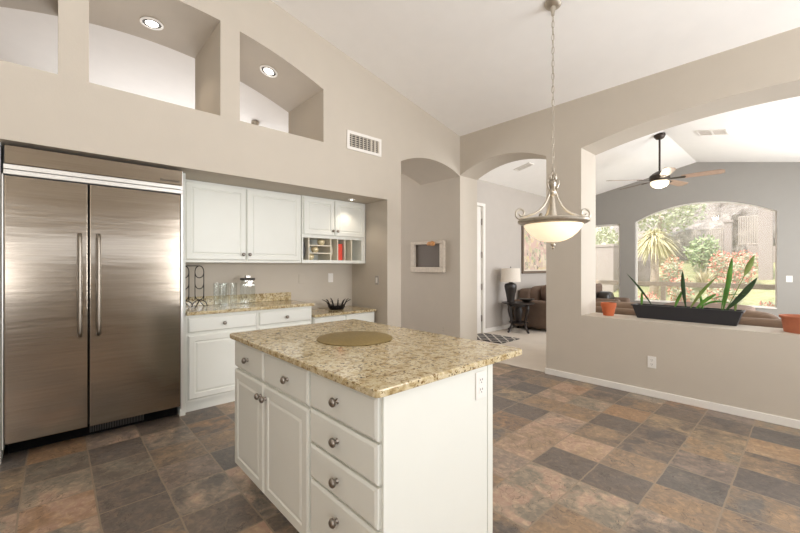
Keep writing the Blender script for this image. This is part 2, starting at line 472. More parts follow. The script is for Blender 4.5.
def wall(name, m, axis, c0, c1, u0, u1, z0, top, holes, kind='structure'):
    """wall slab between planes c0, c1 (across axis), running u0..u1, with holes (u0,u1,bottom,func(u)); top is func(u)"""
    us = {u0, u1}
    for h in holes:
        for i in range(h[4] + 1): us.add(round(h[0] + (h[1] - h[0]) * i / h[4], 6))
    us = sorted(u for u in us if u0 - 1e-6 <= u <= u1 + 1e-6)
    mb = MB()
    P = (lambda c, u, z: (c, u, z)) if axis == 'x' else (lambda c, u, z: (u, c, z))
    prev = None
    def quad(a, b, c, d): mb.faces([a, b, c, d], [(0, 1, 2, 3)])
    def solids(u, act):
        zs = [z0]
        for h in sorted(act, key=lambda h: h[2]): zs += [h[2], h[3](u)]
        zs.append(top(u))
        return [(zs[i], zs[i + 1]) for i in range(0, len(zs), 2)]
    for a, b in zip(us, us[1:]):
        mid = (a + b) / 2
        act = [h for h in holes if h[0] - 1e-6 <= mid <= h[1] + 1e-6]
        A, B = solids(a, act), solids(b, act)
        for (al, ah), (bl, bh) in zip(A, B):
            if ah - al < 1e-4 and bh - bl < 1e-4: continue
            quad(P(c0, a, al), P(c0, b, bl), P(c0, b, bh), P(c0, a, ah))
            quad(P(c1, a, al), P(c1, a, ah), P(c1, b, bh), P(c1, b, bl))
            quad(P(c0, a, ah), P(c0, b, bh), P(c1, b, bh), P(c1, a, ah))
            quad(P(c0, a, al), P(c1, a, al), P(c1, b, bl), P(c0, b, bl))
    for h in holes:
        for u in (h[0], h[1]):
            if abs(u - u0) < 1e-6 or abs(u - u1) < 1e-6: continue
            quad(P(c0, u, h[2]), P(c1, u, h[2]), P(c1, u, h[3](u)), P(c0, u, h[3](u)))
    for u, act in ((u0, [h for h in holes if abs(h[0] - u0) < 1e-6]), (u1, [h for h in holes if abs(h[1] - u1) < 1e-6])):
        for lo, hi in solids(u, act):
            if hi - lo > 1e-4: quad(P(c0, u, lo), P(c1, u, lo), P(c1, u, hi), P(c0, u, hi))
    return mb.build(name, m, weld=True, kind=kind)
def arch(a, b, spring, peak):
    """segment of a circle"""
    hw = (b - a) / 2; s = peak - spring; r = (hw * hw + s * s) / (2 * s); mid = (a + b) / 2
    return lambda u: peak - r + math.sqrt(max(0, r * r - (u - mid) ** 2))
def flat(z): return lambda u: z

# ------------------------------------------------------------------ the setting
WX = -3.55       # kitchen's cabinet wall
WY = 4.459       # wall with the arch and the pass-through
YF = 10.2        # window wall of the great room
HALL = -4.38
kc = lambda y: 3.267 + 0.2205 * (WY - max(y, -1.2))

struct(MB().box(-9.3, 3.1, -3.1, 4.49, -0.12, 0), 'floor', 'slate')
struct(MB().box(-4.6, 1.2, 4.49, YF + 0.25, -0.12, 0.004), 'floor_carpet', 'carpet')
mb = MB()
for a, b in ((-3.1, -1.2), (-1.2, WY + 0.02)):
    mb.faces([(x, y, kc(y) + dz) for dz in (0, 0.12) for y in (a, b) for x in (-9.3, 3.2)],
             [(0, 1, 3, 2), (4, 6, 7, 5), (0, 4, 5, 1), (2, 3, 7, 6), (0, 2, 6, 4), (1, 5, 7, 3)])
struct(mb, 'ceiling', 'ceiling')

optop = lambda y: 3.535 - 0.14 * (y - 0.65) ** 2
wall('wall_cabinets', 'wall', 'x', WX, HALL, -3.1, WY, 0, kc,
     [(-1.3, 3.03, 0, flat(2.15), 1),
      (-0.825, 0.008, 2.662, optop, 8), (0.174, 1.077, 2.662, optop, 8), (1.245, 2.125, 2.662, optop, 8),
      (3.259, WY, 0, arch(3.259, WY, 2.672, 2.803), 20)])
struct(MB().box(-4.307, -4.375, -1.3, 3.03, 0, 2.15), 'wall_alcove', 'wall')
wall('wall_arch', 'wall', 'y', WY, 4.885, -9.2, 3.1, 0, flat(3.75),
     [(WX, -2.208, 0, arch(WX, -2.208, 2.68, 2.84), 20),
      (-1.789, 0.93, 0.757, arch(-1.789, 0.93, 2.685, 2.848), 28)])
wall('wall_east', 'wall', 'x', 3.0, 3.15, -3.1, WY, 0, kc, [(-2.85, -0.95, 0.15, flat(2.5), 1), (-0.7, 2.2, 1.5, flat(2.0), 1), (2.35, 4.15, 0.5, flat(2.6), 1)])
struct(MB().box(-9.3, 3.1, -3.1, -3.0, 0, 4.6), 'wall_back', 'wall')
struct(MB().box(-9.2, -9.1, -3.1, WY, 0, 4.6), 'wall_far_room', 'wall')

# great room
gc = lambda x: 3.574 - 0.206 * abs(x + 1.67)
mb = MB()
for a, b in ((-4.6, -1.67), (-1.67, 1.25)):
    mb.faces([(x, y, gc(x) + dz) for dz in (0, 0.12) for y in (4.7, YF + 0.2) for x in (a, b)],
             [(0, 1, 3, 2), (4, 6, 7, 5), (0, 4, 5, 1), (2, 3, 7, 6), (0, 2, 6, 4), (1, 5, 7, 3)])
struct(mb, 'ceiling_great_room', 'ceiling')
wall('wall_living', 'wall_living', 'x', -4.374, -4.55, 4.885, YF, 0, flat(3.2), [(5.33, 6.235, 0, flat(2.53), 1)])
wall('wall_windows', 'wall_grey', 'y', YF, YF + 0.2, -4.55, 1.2, 0, lambda x: gc(x) + 0.03,
     [(-2.85, -0.45, 0.51, arch(-2.85, -0.45, 2.385, 2.71), 28), (-4.02, -3.171, 0.45, flat(2.38), 1)])
wall('wall_east_great_room', 'wall_grey', 'x', 1.05, 1.2, 4.885, YF, 0, flat(3.3), [(5.7, 9.5, 0.5, flat(2.7), 1)])

# baseboards
struct(MB().box(-2.208, 3.0, WY - 0.014, WY, 0, 0.07).box(-2.222, -2.208, WY - 0.014, 4.885, 0, 0.07), 'baseboard_arch_wall', 'trim', bevel=0.004)
struct(MB().box(-4.374, -4.36, 6.27, YF, 0.004, 0.085).box(-4.374, -4.36, 4.885, 5.25, 0.004, 0.085), 'baseboard_living', 'trim', bevel=0.004)

# entry door in the living room wall
o = struct(MB().box(-4.44, -4.40, 5.35, 6.18, 0.012, 2.49), 'door_1', 'trim', bevel=0.004)
mb = MB().box(-4.45, -4.352, 6.195, 6.268, 0.004, 2.56).box(-4.45, -4.352, 5.26, 5.335, 0.004, 2.56).box(-4.45, -4.352, 5.335, 6.195, 2.5, 2.56)
mb.build('door_frame', 'trim', o, bevel=0.004)
for z in (0.3, 0.92, 1.55, 2.2):
    MB().lathe([(0, -.06), (.012, -.06), (.012, .06), (0, .06)], (-4.388, 6.187, z), seg=10).build('hinge', 'knob', o)
MB().lathe([(0, 0), (.03, 0), (.03, .01), (.012, .015), (.012, .045), (.03, .055), (.028, .085), (0, .09)], (-4.40, 5.42, 1.0), (1, 0, 0), 16).build('door_knob', 'knob', o, smooth='angle')
# windows of the great room
def arch_pts(a, b, spring, peak, n=28):
    f = arch(a, b, spring, peak)
    return [(a + (b - a) * i / n, f(a + (b - a) * i / n)) for i in range(n + 1)]
def window(name, x0, x1, z0, spring, peak, fw):
    y = YF + 0.09
    if peak: out = arch_pts(x0, x1, spring, peak); inn = arch_pts(x0 + fw, x1 - fw, spring, peak - fw)
    else: out = [(x0, spring), (x1, spring)]; inn = [(x0 + fw, spring - fw), (x1 - fw, spring - fw)]
    out = [(x0, z0)] + out + [(x1, z0)]; inn = [(x0 + fw, z0 + fw)] + inn + [(x1 - fw, z0 + fw)]
    n = len(out); mb = MB()
    vs = [(x, yy, z) for yy in (y - .03, y + .03) for ring in (out, inn) for (x, z) in ring]
    fs = []
    for i in range(n):
        j = (i + 1) % n
        fs += [(i, j, n + j, n + i), (2 * n + i, 3 * n + i, 3 * n + j, 2 * n + j), (i, 2 * n + i, 2 * n + j, j), (n + i, n + j, 3 * n + j, 3 * n + i)]
    o = struct(mb.faces(vs, fs), name, 'trim')
    MB().prism([(x, y - .003, z) for x, z in inn], (0, .006, 0)).build('window_pane', 'pane', o)
    MB().box(x0, x1, YF - 0.02, YF + 0.06, z0 - 0.004, z0 + 0.018).build('window_sill', 'trim', o)
    return o
window('window_1', -2.85, -0.45, 0.51, 2.385, 2.71, 0.026)
window('window_2', -4.02, -3.171, 0.45, 2.38, None, 0.045)

# ------------------------------------------------------------------ cabinet parts
def knob(parent, P, N, r=0.0175):
    return MB().lathe([(0, 0), (r * .62, 0), (r * .42, .004), (r * .36, .011), (r * .72, .014), (r * .97, .019), (r, .023), (r * .9, .028), (r * .66, .032), (r * .33, .0345), (0, .035)], P, N, 18).build('knob', 'knob', parent, smooth='angle')
def front(name, parent, O, U, V, N, wd, ht, th=0.019, panel=True, m='cab'):
    """a drawer front or raised-panel door: slab on plane O,U,V growing along N"""
    O, U, V, N = map(Vector, (O, U, V, N))
    mb = MB()
    def ring(i, d): return [O + U * a + V * b + N * d for a, b in ((i, i), (wd - i, i), (wd - i, ht - i), (i, ht - i))]
    e = 0.011
    rings = [ring(0, 0), ring(0, th - 0.007), ring(e, th)]
    if panel:
        f = 0.052
        rings += [ring(f, th), ring(f + 0.005, th - 0.006), ring(f + 0.011, th - 0.006), ring(f + 0.024, th - 0.0015)]
    vs = [p for r_ in rings for p in r_]
    fs = [(3, 2, 1, 0)]
    for k in range(len(rings) - 1):
        for i in range(4):
            j = (i + 1) % 4
            fs.append((4 * k + i, 4 * k + j, 4 * k + 4 + j, 4 * k + 4 + i))
    q = 4 * (len(rings) - 1)
    fs.append((q, q + 1, q + 2, q + 3))
    return mb.faces(vs, fs).build(name, m, parent)

# --- refrigerator ---------------------------------------------------
fr = thing('refrigerator', 'wide stainless steel double-door refrigerator with two vertical bar handles', 'refrigerator', (-3.95, 0.26, 0))
FX = -3.62
MB().box(-4.29, FX - 0.062, -0.27, 0.79, 0.128, 2.135).box(-4.29, FX - 0.20, -0.25, 0.785, 0.012, 0.128).build('body', 'black', fr)
for y0, y1, hy in ((-0.259, 0.171, 0.124), (0.181, 0.778, 0.231)):
    d = MB().box(FX - 0.055, FX, y0, y1, 0.13, 1.93).build('door', 'steel', fr, bevel=0.006, seg=3)
    pts = [(FX + 0.001, hy, 1.555), (FX + .03, hy, 1.553), (FX + .05, hy, 1.53)] + [(FX + .053, hy, z) for z in (1.48, 1.35, 1.2, 1.05, 0.9)] + [(FX + .05, hy, 0.838), (FX + .03, hy, 0.815), (FX + .001, hy, 0.813)]
    MB().tube(pts, 0.0135, 12).build('handle', 'handle', d, smooth='angle')
g = MB().box(FX - 0.055, FX + 0.004, -0.257, 0.79, 2.008, 2.134).build('top_grille', 'steel', fr, bevel=0.004)
cu = bpy.data.curves.new('logo', 'FONT'); cu.body = 'KitchenAid'; cu.size = 0.03; cu.extrude = 0.0006; cu.align_x = 'LEFT'
tmp = bpy.data.objects.new('tmp', cu)
lm = bpy.data.meshes.new_from_object(tmp); lm.name = 'logo'; lm.materials.clear(); lm.materials.append(M['slot'])
bpy.data.objects.remove(tmp); bpy.data.curves.remove(cu)
lo = bpy.data.objects.new('logo', lm); COL.objects.link(lo)
lo.parent = g
q = Vector(fr.location)
lo.location = Vector((FX + 0.0055, 0.63, 2.03)) - q
lo.rotation_euler = (R(90), 0, R(90))
MB().box(FX - 0.055, FX + 0.010, -0.262, 0.79, 1.972, 2.004).box(FX - 0.055, FX + 0.006, -0.262, 0.79, 1.938, 1.969).build('trim_rail', 'steel_light', fr, bevel=0.003)
for a, b, c in ((0.781, 0.797, 2.134), (-0.27, -0.262, 1.938)): MB().box(FX - 0.055, FX - 0.001, a, b, 0.10, c).build('trim_strip', 'steel_light', fr, bevel=0.002)
k = MB().box(FX - 0.20, FX - 0.165, -0.25, 0.785, 0.012, 0.113).build('toe_grille', 'toe_black', fr)
mb = MB()
for i in range(34):
    y = 0.19 + i * 0.0105
    mb.box(FX - 0.165, FX - 0.161, y, y + 0.005, 0.03, 0.10)
mb.build('louver', 'slot', k)

# --- panel beside the refrigerator and base cabinets -----------------
CX = -3.759           # base cabinet face; fronts stand 19 mm proud
pn = MB().box(-4.30, -3.75, 0.80, 0.845, 0.0, 2.148).build('end_panel', 'cab', bevel=0.002)
tag(pn, 'tall white panel between the refrigerator and the kitchen cabinets', 'cabinet panel')
pn2 = MB().box(-4.30, -3.64, -0.32, -0.276, 0.0, 2.148).build('end_panel', 'cab', bevel=0.002)
tag(pn2, 'tall white panel edging the refrigerator on the side away from the cabinets', 'cabinet panel')
def base_cabinet(label, y0, y1):
    t = thing('base_cabinet', label, 'cabinet', (-4.0, (y0 + y1) / 2, 0), 'white base cabinets under the wall counter')
    MB().box(-4.30, CX, y0, y1, 0.10, 0.882).box(-4.30, -3.815, y0, y1, 0.0, 0.10).build('carcass', 'cab', t, bevel=0.002)
    a, b = y0 + 0.018, y1 - 0.012
    dr = front('drawer', t, (CX, a, 0.725), (0, 1, 0), (0, 0, 1), (1, 0, 0), b - a, 0.135, panel=False)
    knob(dr, (CX + 0.019, (a + b) / 2, 0.79), (1, 0, 0))
    if b - a > 0.66:
        mid = (a + b) / 2
        for p, q_, ky in ((a, mid - .004, mid - .04), (mid + .004, b, mid + .04)):
            d = front('door', t, (CX, p, 0.125), (0, 1, 0), (0, 0, 1), (1, 0, 0), q_ - p, 0.575)
            knob(d, (CX + 0.019, ky, 0.64), (1, 0, 0))
    else:
        d = front('door', t, (CX, a, 0.125), (0, 1, 0), (0, 0, 1), (1, 0, 0), b - a, 0.575)
        knob(d, (CX + 0.019, b - 0.04, 0.64), (1, 0, 0))
    return t
base_cabinet('white base cabinet with drawer and door next to the refrigerator panel', 0.847, 1.484)
base_cabinet('white base cabinet between the first base cabinet and the lower desk', 1.486, 2.098)
ct = thing('countertop', 'gold granite counter with low backsplash carrying the glasses and jar', 'countertop', (-4.0, 1.47, 0.884))
MB().box(-4.305, -3.715, 0.847, 2.112, 0.884, 0.914).build('slab', 'granite', ct, bevel=0.006)
MB().box(-4.305, -4.28, 0.847, 2.112, 0.9145, 1.008).build('backsplash', 'granite', ct, bevel=0.003)
# lower desk
dk = thing('desk', 'low white built-in desk with granite top below the cubby cabinet', 'desk', (-4.0, 2.55, 0))
MB().box(-4.305, -3.715, 2.114, 2.992, 0.752, 0.782).build('desk_top', 'granite', dk, bevel=0.006)
MB().box(-4.30, CX, 2.114, 2.985, 0.60, 0.7515).box(-4.30, CX, 2.114, 2.135, 0, 0.60).box(-4.30, CX, 2.96, 2.985, 0, 0.60).build('carcass', 'cab', dk, bevel=0.002)
for a, b in ((2.122, 2.540), (2.548, 2.98)):
    dr = front('drawer', dk, (CX, a, 0.612), (0, 1, 0), (0, 0, 1), (1, 0, 0), b - a, 0.132, panel=False)

# --- wall cabinets ---------------------------------------------------
UX = -3.996
t = thing('wall_cabinet', 'large white wall cabinet with two doors above the granite counter', 'cabinet', (-4.15, 1.48, 1.36), 'white wall cabinets in the alcove')
MB().box(-4.303, UX, 0.848, 2.094, 1.36, 2.147).build('carcass', 'cab', t, bevel=0.002)
for a, b, ky in ((0.895, 1.460, 1.428), (1.468, 2.078, 1.494)):
    d = front('door', t, (UX, a, 1.385), (0, 1, 0), (0, 0, 1), (1, 0, 0), b - a, 0.745)
    knob(d, (UX + 0.019, ky, 1.445), (1, 0, 0))
t = thing('wall_cabinet', 'white wall cabinet with two short doors over an open row of cubbies', 'cabinet', (-4.15, 2.55, 1.36), 'white wall cabinets in the alcove')
mb = MB().box(-4.303, UX + .012, 2.098, 3.018, 1.66, 2.147).box(-4.303, UX + .012, 2.098, 3.018, 1.36, 1.397)
mb.box(-4.303, UX + .012, 2.098, 2.116, 1.397, 1.66).box(-4.303, UX + .012, 2.955, 3.018, 1.397, 1.66).box(-4.303, -4.29, 2.116, 2.955, 1.397, 1.66)
mb.build('carcass', 'cab', t, bevel=0.0015)
for a, b, ky in ((2.114, 2.530, 2.505), (2.540, 2.990, 2.568)):
    d = front('door', t, (UX + .012, a, 1.695), (0, 1, 0), (0, 0, 1), (1, 0, 0), b - a, 0.435)
    knob(d, (UX + 0.031, ky, 1.755), (1, 0, 0))
for y in (2.192, 2.49, 2.590, 2.698, 2.80):
    MB().box(-4.289, UX + .008, y - .006, y + .006, 1.3975, 1.6595).build('divider', 'cab_in', t)
for z in (1.481, 1.572):
    MB().box(-4.289, UX + .006, 2.1985, 2.4835, z - .006, z + .006).build('shelf', 'cab_in', t)

# things in the cubbies
o = MB().blob((-4.13, 2.152, 1.522), (.11, .014, .122), 24, 12, 0.7).build('tray', 'tray', smooth=True)
tag(o, 'dark grey tray standing on edge in the first cubby', 'tray')
def small_bowl(y, z, label):
    t = MB().lathe([(0, 0), (.022, 0), (.026, .004), (.042, .022), (.047, .045), (.040, .066), (.024, .074), (0, .076)], (-4.07, y, z), seg=24).build('ceramic_jar', 'ceramic', smooth=True)
    return tag(t, label, 'jar', 'round cream jars on the cubby shelves')
small_bowl(2.40, 1.578, 'round cream jar on the top cubby shelf')
small_bowl(2.315, 1.487, 'round cream jar on the middle cubby shelf')
small_bowl(2.255, 1.398, 'round cream jar on the bottom of the shelved cubby')
def plate(y, label):
    o = MB().lathe([(0, 0), (.06, 0), (.07, .004), (.115, .012), (.113, .016), (.066, .008), (0, .006)], (-4.12, y, 1.513), (0, 1, 0), 28).build('plate', 'china', smooth=True)
    return tag(o, label, 'plate')
plate(2.512, 'cream plate standing on edge in the cubby beside the red book')
o = thing('book', 'bright red book standing upright in a cubby', 'book', (-4.08, 2.63, 1.398))
MB().box(-4.20, -4.0, 2.606, 2.612, 1.398, 1.602).box(-4.20, -4.0, 2.660, 2.666, 1.398, 1.602).box(-4.006, -4.0, 2.612, 2.660, 1.398, 1.602).build('cover', 'red', o, bevel=0.002)
MB().box(-4.195, -4.008, 2.6125, 2.6595, 1.402, 1.597).build('pages', 'china', o)

# --- recessed lights -------------------------------------------------
def can_light(P, N, label, watts, r=0.092, br=0.55):
    t = thing('recessed_light', label, 'ceiling light', P, 'recessed lights around the cabinet wall')
    N = Vector(N).normalized()
    MB().lathe([(r * .80, .002), (r * .82, .010), (r, .008), (r, .0)], P, N, 28, cap=False).build('trim_ring', 'trim', t, smooth='angle')
    MB().lathe([(0, .001), (r * .78, .001), (r * .80, .003), (0, .0045)], P, N, 24).build('baffle', 'slot', t)
    MB().lathe([(0, .005), (r * br, .005), (r * br * .8, .014), (0, .019)], P, N, 24).build('bulb', 'bulb', t, smooth=True)
    lamp('recessed_spot', 'SPOT', Vector(P) + N * 0.05, aim(N), watts, (1, 0.86, 0.70), 0.03, spot_size=R(115), spot_blend=0.6)
    return t
def onsof(x, y):
    s = -0.28 * (y - 0.65); n = Vector((0, s, -1)).normalized()
    return (x, y, optop(y) - 0.001), n
P, N = onsof(-4.05, 0.64); can_light(P, N, 'recessed light glowing in the ceiling of the middle cut-out above the refrigerator', 7)
P, N = onsof(-3.88, 1.66); can_light(P, N, 'recessed light glowing in the sloping ceiling of the small cut-out by the vent', 7)
can_light((-3.82, 2.68, 2.149), (0, 0, -1), 'small recessed light in the alcove ceiling above the cubby cabinet', 4, 0.045, 0.2)

# --- counter things --------------------------------------------------
t = thing('wine_rack', 'black wrought iron wine rack with ring holders in the corner of the counter', 'wine rack', (-4.12, 0.96, 0.914))
YA, YB = 0.918, 1.052
h = 0.040
def arc(y0, zc, rz, a0, a1, n=14): return [(-4.12, y0 + h * math.cos(a0 + (a1 - a0) * i / n), zc + rz * math.sin(a0 + (a1 - a0) * i / n)) for i in range(n + 1)]
for y0 in (YA, YB):
    MB().tube([(-4.12, y0 - h, 0.985), (-4.12, y0 - h, 1.12)] + arc(y0, 1.268, .058, PI, 0)  + [(-4.12, y0 + h, 1.12), (-4.12, y0 + h, 0.985)], .0042, 6).build('upright', 'iron', t, smooth='angle')
    for z in (1.262, 1.152, 1.042):
        MB().tube(arc(y0, z, .055, PI, 2 * PI), .0042, 6).build('bottle_hoop', 'iron', t, smooth='angle')
for y0 in (YA, YB):
    MB().tube([(-4.12 + .02 * math.sin(a), y0 + .070 * math.cos(a), 0.921 + .066 * math.sin(a)) for a in [PI * i / 12 for i in range(13)]], .0045, 6).build('foot_arc', 'iron', t, smooth='angle')
    MB().tube([(-4.04, y0 - .06, .9185), (-4.10, y0 - .02, .955), (-4.12, y0, .985), (-4.14, y0 + .02, .955), (-4.19, y0 + .06, .9185)], .0045, 6).build('foot', 'iron', t, smooth='angle')
MB().tube([(-4.12, YA, 1.326), (-4.12, YB, 1.326)], .0045, 6).build('top_bar', 'iron', t, smooth='angle')

def tumbler(x, y, label, r=0.036, h=0.235):
    z = 0.9145
    o = MB().lathe([(0, 0), (r * .86, 0), (r * .9, .004), (r, h), (r - .0022, h), (r * .88, .016), (0, .014)], (x, y, z), seg=26).build('drinking_glass', 'glass', smooth='angle')
    return tag(o, label, 'glass', 'tall clear glasses on the counter')
tumbler(-4.08, 1.205, 'tall clear drinking glass closest to the wine rack')
tumbler(-3.99, 1.235, 'tall clear drinking glass standing in front of the other glasses')
tumbler(-4.10, 1.292, 'tall clear drinking glass in the middle of the group')
tumbler(-4.04, 1.352, 'tall clear drinking glass closest to the clamp-lid jar')
t = thing('storage_jar', 'square clear glass jar with a dark clamp lid on the counter', 'jar', (-4.13, 1.53, 0.9145))
mb = MB()
prof = [(.058, 0.9145), (.062, 0.925), (.062, 1.13), (.05, 1.155), (.05, 1.17)]
vs = []
for r, z in prof: vs += [(-4.13 + a * r, 1.53 + b * r, z) for a, b in ((-1, -1), (1, -1), (1, 1), (-1, 1))]
fs = [(0, 1, 2, 3)]
for k_ in range(len(prof) - 1):
    for i in range(4): fs.append((4 * k_ + i, 4 * k_ + (i + 1) % 4, 4 * k_ + 4 + (i + 1) % 4, 4 * k_ + 4 + i))
mb.faces(vs, fs).build('glass_body', 'jar_glass', t, bevel=0.008)
MB().box(-4.191, -4.069, 1.469, 1.591, 1.1705, 1.195).build('lid', 'slot', t, bevel=0.006)
MB().box(-4.150, -4.105, 1.505, 1.555, 1.1955, 1.225).build('lid_handle', 'nickel', t, bevel=0.004)
MB().box(-4.068, -4.062, 1.505, 1.555, 1.105, 1.168).build('clamp', 'nickel', t, bevel=0.003)

t = thing('branch_bowl', 'black iron bowl of twig-like prongs on the low desk', 'bowl', (-4.03, 2.60, 0.782))
bx, by, bz = -4.03, 2.60, 0.7825
MB().lathe([(0, 0), (.085, 0), (.097, .02), (.10, .04), (.093, .04), (.086, .012), (0, .01)], (bx, by, bz), seg=28).build('basin', 'iron', t, smooth='angle')
for i in range(11):
    a = 2 * PI * i / 11 + 0.15; ca, sa = math.cos(a), math.sin(a); kk = 1.0 if i % 2 else 0.86
    pr = [(.096, .03), (.105, .065), (.125, .095), (.15 * kk, .112), (.18 * kk, .118 + .006 * (i % 3))]
    MB().tube([(bx + ca * r, by + sa * r, bz + z) for r, z in pr], [.008, .007, .006, .005, .003], 6).build('prong', 'iron', t, smooth='angle')
mb = MB()
mb.ring((bx, by, bz + .055), (0, 0, 1), .10, .005, 30, 6)
mb.build('prong_ring', 'iron', t, smooth='angle')

# --- wall plates -----------------------------------------------------
def plate_on(name, label, cat, P, U, N, kind, group=None, wd=0.074, ht=0.118, body='plate', m='plate'):
    P, U, N = map(Vector, (P, U, N)); V = Vector((0, 0, 1))
    t = thing(name, label, cat, P, group)
    def slab(mb, u, v, wu, hv, d0, d1):
        pts = [P + U * (u + a * wu / 2) + V * (v + b * hv / 2) + N * d0 for a, b in ((-1, -1), (1, -1), (1, 1), (-1, 1))]
        return mb.prism(pts, N * (d1 - d0))
    slab(MB(), 0, 0, wd, ht, 0.0005, 0.006).build('plate', body, t, bevel=0.002)
    if kind == 'outlet':
        for v in (-.021, .021):
            s_ = slab(MB(), 0, v, .034, .03, .006, .0075).build('socket', m, t, bevel=0.0006)
            mb = MB()
            for u in (-.007, .007): slab(mb, u, v + .003, .0032, .009, .0075, .0079)
            slab(mb, 0, v - .009, .005, .005, .0075, .0079)
            mb.build('slot', 'slot', s_)
    elif kind == 'switch':
        n = max(1, round(wd / 0.06)) if wd > 0.1 else 1
        for i in range(n):
            u = (i - (n - 1) / 2) * .046
            slab(MB(), u, 0, .034, .067, .006, .0095).build('rocker', m, t, bevel=0.001)
    return t
plate_on('light_switch', 'bright white switch plate on the alcove back wall above the desk', 'switch', (-4.307, 2.684, 1.17), (0, 1, 0), (1, 0, 0), 'switch')
plate_on('blank_plate', 'wall-coloured blank plate on the alcove back wall above the backsplash', 'wall plate', (-4.307, 2.262, 1.168), (0, 1, 0), (1, 0, 0), 'blank', body='wall')
plate_on('light_switch', 'white switch in a grey plate on the alcove side wall', 'switch', (-3.755, 3.03, 1.145), (1, 0, 0), (0, -1, 0), 'switch', body='nickel')
plate_on('outlet', 'white outlet low on the wall under the pass-through', 'outlet', (-1.093, WY, 0.35), (1, 0, 0), (0, -1, 0), 'outlet')
plate_on('outlet', 'wall-coloured outlet low in the niche below the framed panel', 'outlet', (-3.88, WY, 0.34), (1, 0, 0), (0, -1, 0), 'outlet', body='wall', m='wall')
plate_on('light_switch', 'white switch plate beside the arched window in the great room', 'switch', (-0.285, YF, 1.085), (1, 0, 0), (0, -1, 0), 'switch', wd=0.085, ht=0.12)

# --- wall register ---------------------------------------------------
t = thing('air_vent', 'white rectangular air register high on the cabinet wall', 'vent', (WX, 2.675, 2.76))
y0, y1, z0, z1 = 2.425, 2.925, 2.655, 2.868
mb = MB()
for a, b, c, d in ((y0, y1, z1 - .034, z1), (y0, y1, z0, z0 + .034), (y0, y0 + .034, z0 + .034, z1 - .034), (y1 - .034, y1, z0 + .034, z1 - .034)):
    mb.box(WX + .0005, WX + .012, a, b, c, d)
mb.build('frame', 'trim', t)
MB().box(WX + .0005, WX + .002, y0 + .034, y1 - .034, z0 + .034, z1 - .034).build('backing', 'slot', t)
for i in range(6):
    z = z0 + .048 + i * .0235
    MB().box(WX + .0022, WX + .005, y0 + .035, y1 - .035, z, z + .007).build('slat', 'wall', t)
for i in range(8):
    y = y0 + .058 + i * .055
    MB().box(WX + .0052, WX + .010, y, y + (.013 if i < 5 else .028), z0 + .035, z1 - .035).build('slat', 'wall', t)

# --- niche picture ---------------------------------------------------
t = thing('framed_panel', 'whitewashed rustic wood frame around a dark grey panel in the niche', 'picture', (-4.18, WY, 1.47))
y = WY - 0.001
x0, x1, z0, z1 = -4.56, -3.83, 1.225, 1.73
MB().box(x0 + .05, x1 - .05, y - .012, y, z0 + .05, z1 - .05).build('panel', 'picture_dark', t)
for n_, (a, b, c, d) in {'bottom': (x0, x1, z0, z0 + .085), 'top': (x0, x1, z1 - .05, z1), 'l': (x0, x0 + .085, z0 + .086, z1 - .051), 'r': (x1 - .085, x1, z0 + .086, z1 - .051)}.items():
    MB().box(a, b, y - .055, y, c, d).build('frame_rail', 'frame_white', t, bevel=0.008, seg=3)
mb = MB()
for dx, dz, r in ((-.27, -.055, .05), (-.2, -.075, .035), (-.215, -.045, .045)):
    mb.blob((x1 + dx, y - .075, z1 + dz + .01), (r * 1.3, .022, r * .6), 12, 8, 1.0, 0.3, dx)
mb.build('shell_ornament', 'shell', t, smooth=True)

# --- kitchen island --------------------------------------------------
IX0, IX1, IY0, IY1 = -2.38, -0.985, 0.822, 1.462
isl = thing('kitchen_island', 'white kitchen island with four stacked drawers and a cabinet of two doors', 'kitchen island', (-1.68, 1.15, 0))
MB().box(IX0, IX1 - 0.004, IY0, IY1, 0.105, 0.884).box(IX0 + .02, IX1 - 0.004, IY0 + .07, IY1, 0.0, 0.105).build('carcass', 'cab', isl, bevel=0.002)
MB().box(IX1 - 0.0035, IX1 + .004, IY0 - .002, 1.425, 0.0, 0.884).build('end_panel', 'cab', isl, bevel=0.001)
MB().box(IX1 - 0.0035, IX1 + .006, 1.428, IY1 + .004, 0.0, 0.884).build('end_stile', 'cab', isl, bevel=0.002)
FY = IY0
U, V, N = (1, 0, 0), (0, 0, 1), (0, -1, 0)
for a, b, kx in ((-2.375, -1.948, -2.155), (-1.936, -1.468, -1.66)):
    d = front('drawer', isl, (a, FY, 0.716), U, V, N, b - a, 0.156, 0.022, panel=False)
    knob(d, (kx, FY - .022, 0.79), N)
for a, b, kx in ((-2.375, -1.946, -1.972), (-1.938, -1.468, -1.908)):
    d = front('door', isl, (a, FY, 0.122), U, V, N, b - a, 0.578, 0.022)
    knob(d, (kx, FY - .022, 0.635), N)
for z, h, kz in ((0.722, 0.152, 0.80), (0.572, 0.140, 0.646), (0.422, 0.140, 0.492), (0.122, 0.290, 0.338)):
    d = front('drawer', isl, (-1.452, FY, z), U, V, N, 0.457, h, 0.022, panel=False)
    knob(d, (-1.236, FY - .022, kz), N, 0.0185)
def round_rect(x0, x1, y0, y1, r, n=6):
    p = []
    for cx_, cy_, a0 in ((x1 - r, y1 - r, 0), (x0 + r, y1 - r, PI / 2), (x0 + r, y0 + r, PI), (x1 - r, y0 + r, 1.5 * PI)):
        p += [(cx_ + r * math.cos(a0 + PI / 2 * i / n), cy_ + r * math.sin(a0 + PI / 2 * i / n)) for i in range(n + 1)]
    return p
MB().prism([(x, y, 0.885) for x, y in round_rect(-2.395, -0.957, 0.772, 1.705, 0.028)], (0, 0, 0.029)).build('countertop', 'granite', isl, bevel=0.005, seg=3)
plate_on('outlet', 'white outlet on the end panel of the island', 'outlet', (-0.981, 1.372, 0.802), (0, 1, 0), (1, 0, 0), 'outlet')
